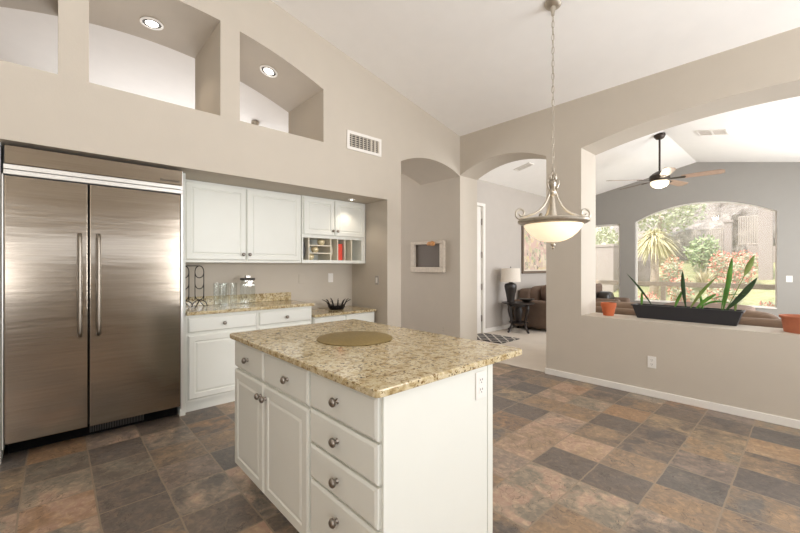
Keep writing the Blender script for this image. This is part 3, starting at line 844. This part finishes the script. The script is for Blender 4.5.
o = MB().lathe([(0, 0), (.208, 0), (.212, .002), (.212, .004), (.208, .006), (0, .006)], (-1.737, 1.243, 0.9145), seg=64).build('round_mat', 'mat', smooth='angle')
tag(o, 'round olive-brown mat lying flat on the island top', 'mat')

# --- pendant ---------------------------------------------------------
px, py = -1.488, 3.124
pz = kc(py)
t = thing('pendant_light', 'silver bowl pendant with scrolled arms hanging on a long chain', 'pendant light', (px, py, 1.47))
nrm = Vector((0, -0.2205, -1)).normalized()
MB().lathe([(0, 0), (.068, 0), (.068, .008), (.055, .022), (.03, .032), (0, .034)], (px, py, pz - .0005), nrm, 28).build('canopy', 'silver', t, smooth='angle')
MB().lathe([(0, 0), (.02, 0), (.024, .02), (.014, .05), (.012, .075), (0, .08)], (px, py, pz - .028), (0, 0, -1), 14).build('canopy_loop', 'silver', t, smooth='angle')
top, bot = pz - .095, 2.135
n = 24; step = (top - bot) / n
mb = MB()
for i in range(n):
    zc = top - step * (i + .5); pts = []
    hl, hw = step * .62, .011
    for kx in range(14):
        a = 2 * PI * kx / 14
        u, v = hw * math.cos(a), hl * math.sin(a)
        pts.append((px + (u if i % 2 else 0), py + (0 if i % 2 else u), zc + v))
    mb.tube(pts, .0026, 5, True)
mb.tube([(px + .004 * math.sin(i * 1.3), py + .004 * math.cos(i * 1.3), top - (top - bot) * i / 40) for i in range(41)], .0022, 5)
mb.build('chain', 'silver', t, smooth=True)
mb = MB().ring((px, py, 2.118), (.7, .7, 0), .022, .004, 20, 6)
mb.lathe([(.008, 2.05), (.02, 2.055), (.024, 2.07), (.012, 2.085), (.018, 2.095), (.006, 2.105), (0, 2.108)], (px, py, 0), seg=16)
mb.lathe([(.012, 1.92), (.026, 1.935), (.03, 1.96), (.022, 1.985), (.03, 2.0), (.034, 2.03), (.018, 2.055)], (px, py, 0), seg=18)
mb.build('crown', 'silver', t, smooth='angle')
for i in range(5):
    a = 2 * PI * i / 5 + .3; ca, sa = math.cos(a), math.sin(a)
    MB().tube([(px + ca * r, py + sa * r, z) for r, z in ((.022, 1.955), (.036, 1.99), (.046, 2.02), (.046, 2.045), (.036, 2.058), (.03, 2.045))], [.006, .008, .008, .007, .006, .004], 6).build('crown_leaf', 'silver', t, smooth=True)
for i in range(5):
    a = 2 * PI * i / 5 + .9; ca, sa = math.cos(a), math.sin(a)
    MB().tube([(px + ca * r, py + sa * r, z) for r, z in ((.02, 2.05), (.03, 2.075), (.032, 2.10), (.022, 2.112))], [.005, .006, .005, .003], 6).build('crown_leaf', 'silver', t, smooth=True)
MB().lathe([(.012, 1.93), (.015, 1.90), (.022, 1.84), (.034, 1.75), (.042, 1.70), (0, 1.695)], (px, py, 0), seg=20).build('center_stem', 'silver', t, smooth='angle')
# arms: screen-parallel pair plus one behind
for ang in (R(47.6), R(227.6), R(137.6)):
    ca, sa = math.cos(ang), math.sin(ang)
    pr = [(.02, 1.965), (.034, 1.93), (.052, 1.88), (.08, 1.832), (.118, 1.795), (.16, 1.772), (.205, 1.756), (.25, 1.74), (.285, 1.727)]
    for q_ in range(18):
        th = -1.05 + q_ * 0.42; rr = .050 * (1 - q_ / 23)
        pr.append((.272 + rr * math.cos(th), 1.772 + rr * math.sin(th)))
    MB().tube([(px + ca * r, py + sa * r, z) for r, z in pr], .0095, 8).build('arm', 'silver', t, smooth=True)
MB().lathe([(.238, 1.675), (.262, 1.682), (.284, 1.695), (.290, 1.710), (.282, 1.72), (.26, 1.716), (.238, 1.71), (.238, 1.675)], (px, py, 0), seg=56, cap=False).build('rim', 'silver', t, smooth='angle')
bowl = [(0, 1.527), (.05, 1.530), (.10, 1.543), (.15, 1.569), (.192, 1.606), (.222, 1.645), (.238, 1.68)]
MB().lathe(bowl + [(r - .006 if r > .01 else 0, z + .006) for r, z in bowl[::-1]], (px, py, 0), seg=48, cap=False).build('glass_bowl', 'glow', t, smooth=True)
MB().lathe([(0, 1.462), (.007, 1.466), (.012, 1.478), (.006, 1.49), (.018, 1.50), (.02, 1.512), (.010, 1.521), (0, 1.524)], (px, py, 0), seg=18).build('finial', 'silver', t, smooth='angle')

# --- ceiling fans ----------------------------------------------------
def ceiling_fan(name, label, P, drop, a0, R_=0.84, tilt=(0, 0, -1), cr=1.0, cm='fan_metal'):
    x, y, z = P
    t = thing('ceiling_fan', label, 'ceiling fan', P, None)
    MB().lathe([(0, -.01), (.085 * cr, -.01), (.085 * cr, .02), (.06 * cr, .06), (.025, .075), (0, .076)], P, tilt, 24).build('canopy', cm, t, smooth='angle')
    MB().tube([(x, y, z - .05), (x, y, z - drop)], .015, 10).build('downrod', 'fan_metal', t, smooth='angle')
    zm = z - drop
    MB().lathe([(.02, .03), (.05, .02), (.10, -.01), (.145, -.05), (.15, -.11), (.13, -.14), (.0, -.14)], (x, y, zm), seg=32).build('motor', 'fan_metal', t, smooth='angle')
    MB().lathe([(.12, -.141), (.135, -.155), (.13, -.20), (.10, -.235), (.05, -.252), (0, -.256)], (x, y, zm), seg=32).build('light_bowl', 'glow_fan', t, smooth=True)
    for i in range(5):
        a = a0 + 2 * PI * i / 5
        rot = Matrix.Translation((x, y, zm - .115)) @ Matrix.Rotation(a, 4, 'Z') @ Matrix.Rotation(R(-13), 4, 'X')
        pl = [(.30, -.055), (.40, -.066), (.60, -.076), (.80, -.08), (R_ - .05, -.075), (R_, -.045), (R_, .045), (R_ - .05, .075), (.80, .08), (.60, .076), (.40, .066), (.30, .055)]
        MB().prism([rot @ Vector((u, v, 0)) for u, v in pl], rot.to_3x3() @ Vector((0, 0, .008))).build('blade', 'fan_blade' if i != 2 else 'fan_blade_dark', t)
        MB().prism([rot @ Vector((u, v, -.002)) for u, v in ((.15, -.02), (.34, -.035), (.36, 0), (.34, .035), (.15, .02))], rot.to_3x3() @ Vector((0, 0, -.008))).build('blade_arm', 'fan_metal', t)
    return t
yaw = R(47.6)
ceiling_fan('ceiling_fan', 'bronze ceiling fan with wooden blades and lit bowl in the great room', (-1.74, 7.55, gc(-1.74) - 0.012), 0.64, yaw - R(43), tilt=(0.12, 0, -1))
lamp('fan_bulb', 'POINT', (-1.74, 7.55, 2.62), (0, 0, 0), 12, (1, 0.85, 0.68), 0.08)
ceiling_fan('ceiling_fan', 'ceiling fan with a small round canopy glimpsed through the small cut-out beyond the kitchen', (-6.22, 2.43, kc(2.43) - 0.012), 0.62, 0.2, 0.7, tilt=(0, -0.2, -1), cr=0.75, cm='silver')

# --- great room vents ------------------------------------------------
def ceil_vent(label, x, y, wx, wy, n):
    t = thing('ceiling_vent', label, 'vent', (x, y, gc(x)), None)
    s = -0.206 if x > -1.67 else 0.206
    def bx(mb, x0, x1, y0, y1, d0, d1):
        vs = [(xx, yy, gc(x) + s * (xx - x) - d) for d in (d1, d0) for yy in (y0, y1) for xx in (x0, x1)]
        return mb.faces(vs, [(0, 2, 3, 1), (4, 5, 7, 6), (0, 1, 5, 4), (2, 6, 7, 3), (0, 4, 6, 2), (1, 3, 7, 5)])
    f = 0.025
    mb = MB()
    bx(mb, x - wx, x + wx, y - wy, y - wy + f, .0005, .012); bx(mb, x - wx, x + wx, y + wy - f, y + wy, .0005, .012)
    bx(mb, x - wx, x - wx + f, y - wy + f, y + wy - f, .0005, .012); bx(mb, x + wx - f, x + wx, y - wy + f, y + wy - f, .0005, .012)
    if n == 2: bx(mb, x - f * .5, x + f * .5, y - wy + f, y + wy - f, .0005, .012)
    mb.build('frame', 'trim', t)
    bx(MB(), x - wx + f, x + wx - f, y - wy + f, y + wy - f, .0005, .002).build('backing', 'fence', t)
    for i in range(5):
        yy = y - wy + f + (2 * wy - 2 * f) * (i + .3) / 5
        bx(MB(), x - wx + f, x + wx - f, yy, yy + (wy * .14), .003, .006).build('slat', 'trim', t)
    return t
ceil_vent('white double ceiling vent on the great room slope near the fan', -1.07, 7.67, 0.19, 0.15, 2)
ceil_vent('pale narrow ceiling vent seen through the arched doorway', -3.61, 6.41, 0.16, 0.085, 1)

# --- sill things -----------------------------------------------------
SZ = 0.7575
def pot(label, x, y, r0, r1, h, m, rimh):
    t = thing('flower_pot', label, 'flower pot', (x, y, SZ))
    MB().lathe([(0, 0), (r0, 0), (r1 * .93, h - rimh), (r1, h - rimh), (r1 * 1.03, h), (r1 * .93, h), (r1 * .86, h - .02), (r0 * .86, .012), (0, .01)], (x, y, SZ), seg=36).build('pot', m, t, smooth='angle')
    MB().lathe([(0, h - .032), (r1 * .855, h - .032), (r1 * .85, h - .026), (0, h - .024)], (x, y, SZ), seg=24).build('soil', 'soil', t)
    return t
pot('small orange terracotta pot alone at the pillar end of the sill', -1.578, 4.69, 0.053, 0.078, 0.145, 'terra2', 0.045)
pot('wide low terracotta pot on the sill past the black planter', -0.045, 4.69, 0.122, 0.148, 0.14, 'terra', 0.02)
t = thing('planter', 'long black trough planter with strap-leaved plants on the sill', 'planter', (-0.89, 4.79, SZ))
x0, x1, yf, yb = -1.345, -0.435, 4.735, 4.875
b = .055
def trough(mb, x0, x1, y0, y1, z0, z1, tx, ty):
    return mb.faces([(x0 + tx, y0 + ty, z0), (x1 - tx, y0 + ty, z0), (x1 - tx, y1 - ty, z0), (x0 + tx, y1 - ty, z0), (x0, y0, z1), (x1, y0, z1), (x1, y1, z1), (x0, y1, z1)],
                    [(3, 2, 1, 0), (0, 1, 5, 4), (1, 2, 6, 5), (2, 3, 7, 6), (3, 0, 4, 7)])
mb = trough(MB(), x0, x1, yf - .03, yb + .005, SZ, SZ + .145, .045, .022)
trough(mb, x0 + .014, x1 - .014, yf - .016, yb - .009, SZ + .02, SZ + .145, .042, .02)
X0, X1, Y0, Y1, Z1 = x0 - .008, x1 + .008, yf - .038, yb + .012, SZ + .145
mb.box(X0, X1, Y0, yf - .016, Z1 - .014, Z1).box(X0, X1, yb - .009, Y1, Z1 - .014, Z1).box(X0, x0 + .014, yf - .016, yb - .009, Z1 - .014, Z1).box(x1 - .014, X1, yf - .016, yb - .009, Z1 - .014, Z1)
mb.build('trough', 'planter', t)
MB().box(x0 + .018, x1 - .018, yf - .012, yb - .012, SZ + .11, SZ + .128).build('soil', 'soil', t)
def strap(base, tip, wmax, m, y0, y1, bend=0.0, wpos=0.45, stalk=False):
    """a long tapering leaf from base (x,z) to tip (x,z)"""
    mb = MB(); n = 14; L, Rr = [], []
    bx_, bz_ = base; tx, tz = tip
    d = Vector((tx - bx_, 0, tz - bz_)); nrm_ = Vector((-d.z, 0, d.x)).normalized()
    vs = []
    for i in range(n + 1):
        f = i / n
        p = Vector((bx_, y0, bz_)) + d * f + Vector((0, (y1 - y0) * f, 0)) + nrm_ * bend * math.sin(PI * f)
        if stalk: w_ = 0.006 if f < .68 else wmax * math.sin(PI * min(1, (f - .62) / .38)) + .002
        else: w_ = wmax * 0.82 * (0.16 + 0.84 * math.sin(PI * min(1, f / (2 * wpos)))) if f < wpos else wmax * 0.82 * math.cos(PI / 2 * (f - wpos) / (1 - wpos)) ** .8 + .0008
        for s_, k_ in ((-1, 0), (0, .35), (1, 0)):
            vs.append(p + nrm_ * w_ * .5 * s_ + Vector((0, k_ * w_ * .5, 0)))
    fs = []
    for i in range(n):
        for j in (0, 1):
            a = 3 * i + j; fs.append((a, a + 1, a + 4, a + 3))
    o = mb.faces(vs, fs).build('leaf', m, t, smooth=True)
    sm = o.modifiers.new('t', 'SOLIDIFY'); sm.thickness = 0.0016
    return o
z = SZ + .12
strap((-1.166, z), (-1.412, 1.242), .026, 'leaf_dark', 4.80, 4.76, -.012)
strap((-1.273, z), (-1.269, 1.048), .034, 'leaf', 4.79, 4.79)
strap((-0.872, z), (-0.901, 1.278), .046, 'leaf_dark', 4.79, 4.78, .008, .62)
strap((-0.975, z), (-0.895, 1.085), .036, 'leaf', 4.80, 4.80, .006)
strap((-0.845, z), (-0.62, 1.227), .036, 'leaf_mid', 4.79, 4.77, .016)
strap((-0.80, z), (-0.624, 1.055), .04, 'leaf', 4.76, 4.74, .012, .6)
strap((-0.735, z), (-0.768, 1.085), .028, 'leaf', 4.80, 4.80)
strap((-0.78, z), (-0.52, 0.965), .022, 'leaf', 4.80, 4.80, .05)
strap((-0.70, 0.985), (-0.40, 1.062), .010, 'leaf_mid', 4.80, 4.77, .02)
strap((-0.585, z), (-0.513, 1.418), .050, 'leaf', 4.80, 4.78, -.004, .62)
strap((-0.578, z), (-0.335, 1.223), .060, 'leaf_dark', 4.78, 4.76, -.012, .62)
strap((-0.568, z), (-0.358, 1.43), .046, 'leaf_mid', 4.80, 4.79, -.004, .6, True)
strap((-0.598, z), (-0.57, 1.12), .014, 'leaf', 4.80, 4.79)
strap((-0.495, z), (-0.488, 1.04), .028, 'leaf_mid', 4.80, 4.80)

# --- great room sofas ------------------------------------------------
def softbox(mb, *a): return mb.box(*a)
t = thing('sofa', 'long taupe sofa with its back to the pass-through sill', 'sofa', (-0.7, 5.5, 0.004))
MB().box(-2.1, 0.75, 5.12, 6.05, 0.06, 0.43).build('base', 'sofa2', t, bevel=0.04, seg=3)
MB().box(-2.1, 0.75, 5.12, 5.34, 0.432, 0.80).build('backrest', 'sofa2', t, bevel=0.05, seg=4)
for i in range(3):
    a = -2.06 + i * .935
    MB().blob((a + .46, 5.36, 0.71), (.465, .13, .155), 28, 14, 0.55).build('back_cushion', 'sofa2', t, smooth=True)
    MB().blob((a + .46, 5.74, 0.50), (.465, .31, .085), 28, 14, 0.45).build('seat_cushion', 'sofa2', t, smooth=True)
for xx in (-2.2, 0.75): MB().box(xx, xx + .2, 5.12, 6.05, 0.06, 0.64).build('arm', 'sofa2', t, bevel=0.06, seg=4)
for xx in (-2.1, 0.8):
    for yy in (5.18, 5.98): MB().lathe([(.025, 0.005), (.035, 0.062)], (xx, yy, 0), seg=12).build('foot', 'darkwood', t)
t = thing('ottoman', 'brown flat-topped ottoman beyond the long sofa', 'ottoman', (-0.8, 7.0, 0.004))
MB().box(-1.5, -0.53, 6.45, 7.35, 0.07, 0.66).build('base', 'sofa', t, bevel=0.05, seg=3)
MB().blob((-1.015, 6.9, 0.71), (.50, .46, .07), 28, 12, 0.45).build('cushion', 'sofa', t, smooth=True)
for xx in (-1.42, -0.6):
    for yy in (6.53, 7.27): MB().lathe([(.025, 0.005), (.035, 0.072)], (xx, yy, 0), seg=12).build('foot', 'darkwood', t)
t = thing('armchair', 'brown armchair with a dark seat back by the side window', 'armchair', (-3.3, 9.2, 0.004))
MB().box(-3.45, -2.72, 8.75, 9.55, 0.07, 0.42).build('base', 'sofa', t, bevel=0.05, seg=3)
MB().box(-3.45, -3.33, 8.75, 9.55, 0.42, 0.92).build('backrest', 'sofa', t, bevel=0.06, seg=4)
MB().box(-3.32, -2.74, 8.76, 8.93, 0.42, 0.62).build('arm', 'sofa', t, bevel=0.06, seg=4)
MB().box(-3.32, -2.74, 9.38, 9.54, 0.42, 0.62).build('arm', 'sofa', t, bevel=0.06, seg=4)
MB().blob((-3.15, 9.16, 0.60), (.155, .2, .16), 24, 12, 0.6).build('cushion', 'lampbase', t, smooth=True)
for xx in (-3.38, -2.80):
    for yy in (8.82, 9.48): MB().lathe([(.025, 0.005), (.035, 0.072)], (xx, yy, 0), seg=12).build('foot', 'darkwood', t)

# --- living corner: sofa, pillows, table, lamp, dish, rug, painting ---
t = thing('sofa', 'dark brown suede sofa against the living room wall behind the side table', 'sofa', (-3.9, 8.2, 0.004))
MB().box(-4.33, -3.49, 7.24, 9.5, 0.05, 0.42).build('base', 'sofa', t, bevel=0.03, seg=3)
MB().box(-4.33, -4.05, 7.44, 9.3, 0.422, 0.84).build('backrest', 'sofa', t, bevel=0.07, seg=4)
MB().box(-4.33, -3.49, 7.22, 7.43, 0.05, 0.62).build('arm', 'sofa', t, bevel=0.06, seg=4)
MB().box(-4.33, -3.49, 9.31, 9.52, 0.05, 0.62).build('arm', 'sofa', t, bevel=0.06, seg=4)
for i in range(2): MB().blob((-3.80, 7.92 + i * .93, 0.47), (.29, .46, .09), 28, 12, 0.45).build('seat_cushion', 'sofa', t, smooth=True)
for i in range(2): MB().blob((-4.0, 7.92 + i * .93, 0.70), (.14, .45, .2), 28, 12, 0.55).build('back_cushion', 'sofa', t, smooth=True)
for xx in (-4.25, -3.5):
    for yy in (7.3, 9.42): MB().lathe([(.025, 0.005), (.035, 0.052)], (xx, yy, 0), seg=12).build('foot', 'darkwood', t)
o = MB().blob((-3.74, 7.655, 0.755), (.12, .2, .18), 24, 12, 0.7).build('cushion', 'cushion', smooth=True)
tag(o, 'plump brown cushion leaning at the arm of the dark sofa', 'cushion')
o = MB().blob((-3.66, 8.03, 0.765), (.13, .17, .2), 24, 12, 0.7).build('cushion', 'cushion', smooth=True)
tag(o, 'plump dark brown cushion further along the dark sofa', 'cushion')

TX, TY = -3.98, 6.86
t = thing('side_table', 'dark carved side table with curved legs beside the brown sofa', 'table', (TX, TY, 0.004))
MB().lathe([(0, .575), (.30, .575), (.315, .585), (.315, .593), (.30, .60), (0, .60)], (TX, TY, 0), seg=40).build('table_top', 'darkwood', t, smooth='angle')
MB().lathe([(.2, .53), (.22, .535), (.22, .575), (.2, .575), (.2, .53)], (TX, TY, 0), seg=32, cap=False).build('apron', 'darkwood', t, smooth='angle')
MB().lathe([(0, .19), (.18, .19), (.19, .20), (.18, .21), (0, .21)], (TX, TY, 0), seg=28).build('lower_shelf', 'darkwood', t, smooth='angle')
MB().lathe([(.05, .211), (.055, .24), (.075, .33), (.085, .42), (.06, .50), (.045, .574)], (TX, TY, 0), seg=20).build('center_post', 'darkwood', t, smooth='angle')
for i in range(4):
    a = R(-60) + PI / 4 + i * PI / 2
    ca, sa = math.cos(a), math.sin(a)
    pr = [(.20, .57), (.24, .53), (.25, .47), (.23, .38), (.20, .28), (.185, .18), (.20, .10), (.235, .05), (.265, .024), (.285, .032)]
    MB().tube([(TX + ca * r, TY + sa * r, z_) for r, z_ in pr], [.028, .032, .030, .024, .02, .018, .018, .02, .021, .012], 10).build('leg', 'darkwood', t, smooth=True)
LX, LY = -4.085, 6.745
t = thing('table_lamp', 'dark vase-shaped table lamp with white drum shade on the side table', 'lamp', (LX, LY, 0.6))
MB().lathe([(0, .601), (.075, .601), (.08, .615), (.07, .63), (.074, .66), (.095, .78), (.118, .88), (.124, .93), (.11, .972), (.06, .99), (.042, 1.0), (0, 1.0)], (LX, LY, 0), seg=32).build('base', 'lampbase', t, smooth='angle')
MB().lathe([(.042, 1.0), (.02, 1.02), (.018, 1.06), (.024, 1.07), (.024, 1.10), (0, 1.10)], (LX, LY, 0), seg=16).build('neck', 'fan_metal', t, smooth='angle')
mb = MB().lathe([(.192, 1.015), (.178, 1.285), (.175, 1.285), (.189, 1.015), (.192, 1.015)], (LX, LY, 0), seg=44, cap=False)
mb.build('lamp_shade', 'shade_cloth', t, smooth='angle')
mb = MB().tube([(LX, LY, 1.08), (LX, LY, 1.30)], .004, 6)
for a in (0, 2.1, 4.2): mb.tube([(LX, LY, 1.278), (LX + .176 * math.cos(a), LY + .176 * math.sin(a), 1.278)], .003, 6)
mb.lathe([(0, 1.295), (.012, 1.30), (.008, 1.315), (0, 1.32)], (LX, LY, 0), seg=12)
mb.build('harp', 'fan_metal', t)
o = MB().lathe([(0, .601), (.05, .601), (.06, .61), (.10, .64), (.155, .665), (.158, .672), (.10, .655), (.05, .622), (0, .62)], (-3.87, 6.98, 0), seg=32).build('dish', 'lampbase', smooth='angle')
tag(o, 'shallow dark dish on the side table beside the lamp', 'dish')
o = MB().box(-4.34, -3.56, 5.58, 6.20, .0055, .018).build('rug', 'rug', bevel=0.003)
tag(o, 'small dark rug with a pale trellis pattern inside the front door', 'rug')
t = thing('painting', 'pastel floral painting in a brown frame above the dark sofa', 'painting', (-4.374, 8.28, 1.75))
y0, y1, z0, z1 = 7.66, 8.92, 1.16, 2.36
for a, b, c, d in ((y0, y1, z0, z0 + .06), (y0, y1, z1 - .06, z1), (y0, y0 + .06, z0 + .06, z1 - .06), (y1 - .06, y1, z0 + .06, z1 - .06)):
    MB().box(-4.373, -4.335, a, b, c, d).build('frame_rail', 'frame_brown', t, bevel=0.006)
MB().box(-4.373, -4.355, y0 + .06, y1 - .06, z0 + .06, z1 - .06).build('mount', 'matboard', t)
cv = MB().box(-4.3548, -4.35, y0 + .085, y1 - .085, z0 + .085, z1 - .085).build('canvas', 'art', t)

# ------------------------------------------------------------------ outside
def gz(x, y):
    if y < 12.5: return -0.06
    if y < 16.5: return -0.06 + (y - 12.5) * 0.26
    return 0.98 + (y - 16.5) * 0.30
nx, ny = 30, 20
def terrain(name, m, x0, x1, y0, y1, nx, ny, f, smooth=True):
    vs = [(x0 + (x1 - x0) * i / nx, y0 + (y1 - y0) * j / ny) for j in range(ny + 1) for i in range(nx + 1)]
    vs = [(x, y, f(x, y)) for x, y in vs]
    fs = [(j * (nx + 1) + i, j * (nx + 1) + i + 1, (j + 1) * (nx + 1) + i + 1, (j + 1) * (nx + 1) + i) for j in range(ny) for i in range(nx)]
    return MB().faces(vs, fs).build(name, m, smooth=smooth, kind='structure')
terrain('lawn', 'lawn', -11, 3, YF + 0.25, 20.0, 40, 40, lambda x, y: gz(x, y) + .03 * noise.noise(Vector((x * 2, y * 2, 0))))
def hz(x, y):
    v = Vector((x, y, 0))
    s = max(0, y - 19.2)
    rn = noise.fractal(v * 0.55, 0.9, 2.1, 6) * min(1, s * .8)
    cell = noise.cell(v * 0.8) * min(1, s * .6)
    return gz(x, 19.2) - .25 + s * 0.95 + rn * 0.9 + cell * .35
terrain('hillside', 'rock', -14, 4, 19.0, 28.0, 110, 60, hz, False)

# timber rail outside the windows
t = thing('deck_rail', 'brown timber rail on posts outside the great room windows', 'railing', (-2.4, 11.45, -0.06))
MB().box(-5.5, 0.6, 11.41, 11.49, 0.815, 0.93).build('rail', 'railwood', t, bevel=0.01)
for xx in (-4.45, -2.56, -0.2): MB().box(xx - .05, xx + .05, 11.40, 11.50, -0.058, 0.8145).build('post', 'railwood', t, bevel=0.006)

# stucco wall, pillars and iron fence on the slope
def fence(label, x0, y0, x1, y1, z0, z1, n):
    t = thing('iron_fence', label, 'fence', ((x0 + x1) / 2, (y0 + y1) / 2, z0))
    mb = MB()
    for k_ in range(n):
        f = (k_ + .5) / n
        x, y = x0 + (x1 - x0) * f, y0 + (y1 - y0) * f
        MB().tube([(x, y, z0), (x, y, z1 - .015)], .016, 6).build('picket', 'fence', t)
    for z_ in (z0 + .1, z1 - .05): mb.tube([(x0, y0, z_), (x1, y1, z_)], .02, 6)
    mb.build('rail', 'fence', t)
    return t
o = MB().box(-1.62, 0.2, 18.1, 18.35, 1.2, 2.02).build('garden_wall', 'stucco', bevel=0.01); tag(o, 'pale stucco garden wall under the iron fence', 'wall')
fence('grey iron fence on the pale garden wall between two pillars', -1.80, 18.22, -1.12, 18.22, 2.022, 3.15, 15)
fence('grey iron fence panel behind the green shrub by the thin pillar', -3.05, 17.6, -2.12, 17.6, 1.15, 2.72, 18)
def pillar(label, x, y, w_, z1):
    t = thing('stucco_pillar', label, 'pillar', (x, y, gz(x, y)))
    MB().box(x - w_, x + w_, y - w_, y + w_, gz(x, y) - .15, z1 - .09).build('shaft', 'stucco', t, bevel=0.01)
    MB().box(x - w_ - .03, x + w_ + .03, y - w_ - .03, y + w_ + .03, z1 - .089, z1).build('cap', 'stucco', t, bevel=0.01)
pillar('pale stucco pillar between the two iron fence panels', -1.985, 17.5, 0.10, 2.95)
pillar('broad pale stucco pillar at the far edge of the arched window', -0.97, 16.4, 0.16, 3.3)
pillar('white stucco block pillar seen through the side window', -4.95, 14.6, 0.30, 2.1)

rng = random.Random(3)
def palm(label, x, y, zt, zc, rad, m, mt):
    t = thing('palm_tree', label, 'tree', (x, y, gz(x, y)))
    MB().tube([(x, y, gz(x, y) - .1), (x + .02, y, (zt + gz(x, y)) / 2), (x, y, zt)], [.15, .11, .10], 10).build('trunk', mt, t, smooth=True)
    mb = MB()
    for i in range(420):
        a = rng.uniform(0, 2 * PI); el = rng.uniform(-.5, 1.4); L = rad * rng.uniform(.7, 1.15)
        d = Vector((math.cos(a) * math.cos(el), math.sin(a) * math.cos(el), math.sin(el)))
        pts = [Vector((x, y, zc)) + d * L * f + Vector((0, 0, -rad * .7 * f * f)) for f in (.1, .35, .6, .8, 1)]
        side = d.cross(Vector((0, 0, 1))).normalized()
        vs = []
        for p, wd in zip(pts, (.006, .016, .018, .014, .003)): vs += [p - side * wd, p + side * wd]
        mb.faces(vs, [(2 * k_, 2 * k_ + 1, 2 * k_ + 3, 2 * k_ + 2) for k_ in range(4)])
    mb.build('crown', m, t)
palm('golden palm with a pale trunk outside the arched window', -3.35, 13.9, 1.95, 2.2, 0.74, 'foliage_gold', 'bark')
def bush(name, label, x, y, rad, n, size, m, flowers=0, cat='shrub', z0=None, group=None):
    z_ = gz(x, y) if z0 is None else z0
    t = thing(name, label, cat, (x, y, z_), group)
    MB().leaves((x, y, z_ + rad[2] * .9), rad, n, size, rng).build('foliage', m, t)
    mb = MB()
    for i in range(5):
        a = 2 * PI * i / 5
        mb.tube([(x, y, z_ - .05), (x + rad[0] * .3 * math.cos(a), y + rad[1] * .3 * math.sin(a), z_ + rad[2])], .014, 5)
    mb.build('stem', 'bark', t)
    if flowers: MB().leaves((x, y, z_ + rad[2] * 1.0), [r * 1.05 for r in rad], flowers, size * .8, rng, 0.7).build('blossom', 'flower', t)
    return t
bush('shrub', 'bright green rounded shrub in front of the iron fence panel', -2.62, 16.95, (.5, .45, .55), 700, .13, 'foliage', z0=1.35)
bush('shrub', 'coral-flowered shrub next to the palm trunk', -3.2, 15.4, (.3, .3, .5), 420, .10, 'foliage_pale', 260)
bush('shrub', 'coral-flowered shrub under the bright green shrub', -2.0, 16.3, (.33, .3, .45), 460, .10, 'foliage_pale', 300)
bush('shrub', 'coral-flowered shrub spreading below the thin pillar', -1.5, 15.55, (.33, .3, .42), 500, .10, 'foliage_pale', 340)
bush('shrub', 'low coral-flowered shrub by the foot of the garden wall', -1.55, 17.1, (.4, .3, .35), 380, .10, 'foliage_pale', 200)
bush('shrub', 'coral-flowered shrub between the palm and the fountain grass, close to the rail', -2.62, 13.55, (.3, .28, .42), 420, .09, 'foliage_pale', 280)
bush('shrub', 'coral-flowered shrub close to the rail below the thin pillar', -1.72, 13.75, (.3, .28, .38), 420, .09, 'foliage_pale', 280)
bush('shrub', 'low coral-flowered shrub just behind the timber rail at the window corner', -0.68, 12.6, (.28, .3, .26), 260, .08, 'foliage_pale', 220)
bush('shrub', 'low coral-flowered shrub beyond the rail near the narrow wall pier', -3.25, 12.9, (.35, .3, .24), 300, .09, 'foliage_pale', 200)
bush('shrub', 'pale green shrub climbing the slope in the side window', -6.5, 18.2, (.9, .7, .9), 900, .17, 'foliage_pale')
t = thing('leafy_tree', 'airy pale green tree behind the golden palm', 'tree', (-4.15, 17.6, gz(-4.15, 17.6)))
MB().tube([(-4.15, 17.6, 1.1), (-4.1, 17.6, 2.4), (-4.0, 17.6, 3.4)], [.13, .10, .06], 8).build('trunk', 'bark', t, smooth=True)
MB().leaves((-4.0, 17.6, 3.75), (1.5, .9, 1.15), 1900, .17, rng).build('crown', 'foliage_pale', t)
# spiky ornamental grass
x, y = -2.3, 15.2
t = thing('fountain_grass', 'pale spiky fountain grass in the middle of the garden', 'ornamental grass', (x, y, gz(x, y)))
mb = MB()
for i in range(150):
    a = rng.uniform(0, 2 * PI); el = rng.uniform(.35, 1.4); L = rng.uniform(.6, .85)
    d = Vector((math.cos(a) * math.cos(el), math.sin(a) * math.cos(el), math.sin(el)))
    p = Vector((x, y, gz(x, y)))
    side = d.cross(Vector((0, 0, 1))).normalized() * .012
    e1, e2 = p + d * L * .6, p + d * L + Vector((0, 0, -.12))
    mb.faces([p - side, p + side, e1 + side, e1 - side, e2], [(0, 1, 2, 3), (3, 2, 4)])
mb.build('blades', 'spiky', t)
def boulder(label, x, y, rad, seed, m='boulder'):
    o = MB().blob((x, y, gz(x, y) + rad[2] * .55), rad, 26, 18, 0.85, 0.45, seed).build('boulder', m, smooth='angle')
    tag(o, label, 'boulder')
boulder('big dark grey boulder beside the palm trunk', -4.2, 15.5, (.55, .5, .95), 2)
boulder('pale grey boulder behind the fence panel near the green shrub', -3.7, 19.0, (.9, .6, .7), 5, 'rock')
boulder('pale boulder on the slope above the iron fence', -1.3, 19.4, (.8, .6, 1.2), 9, 'rock')
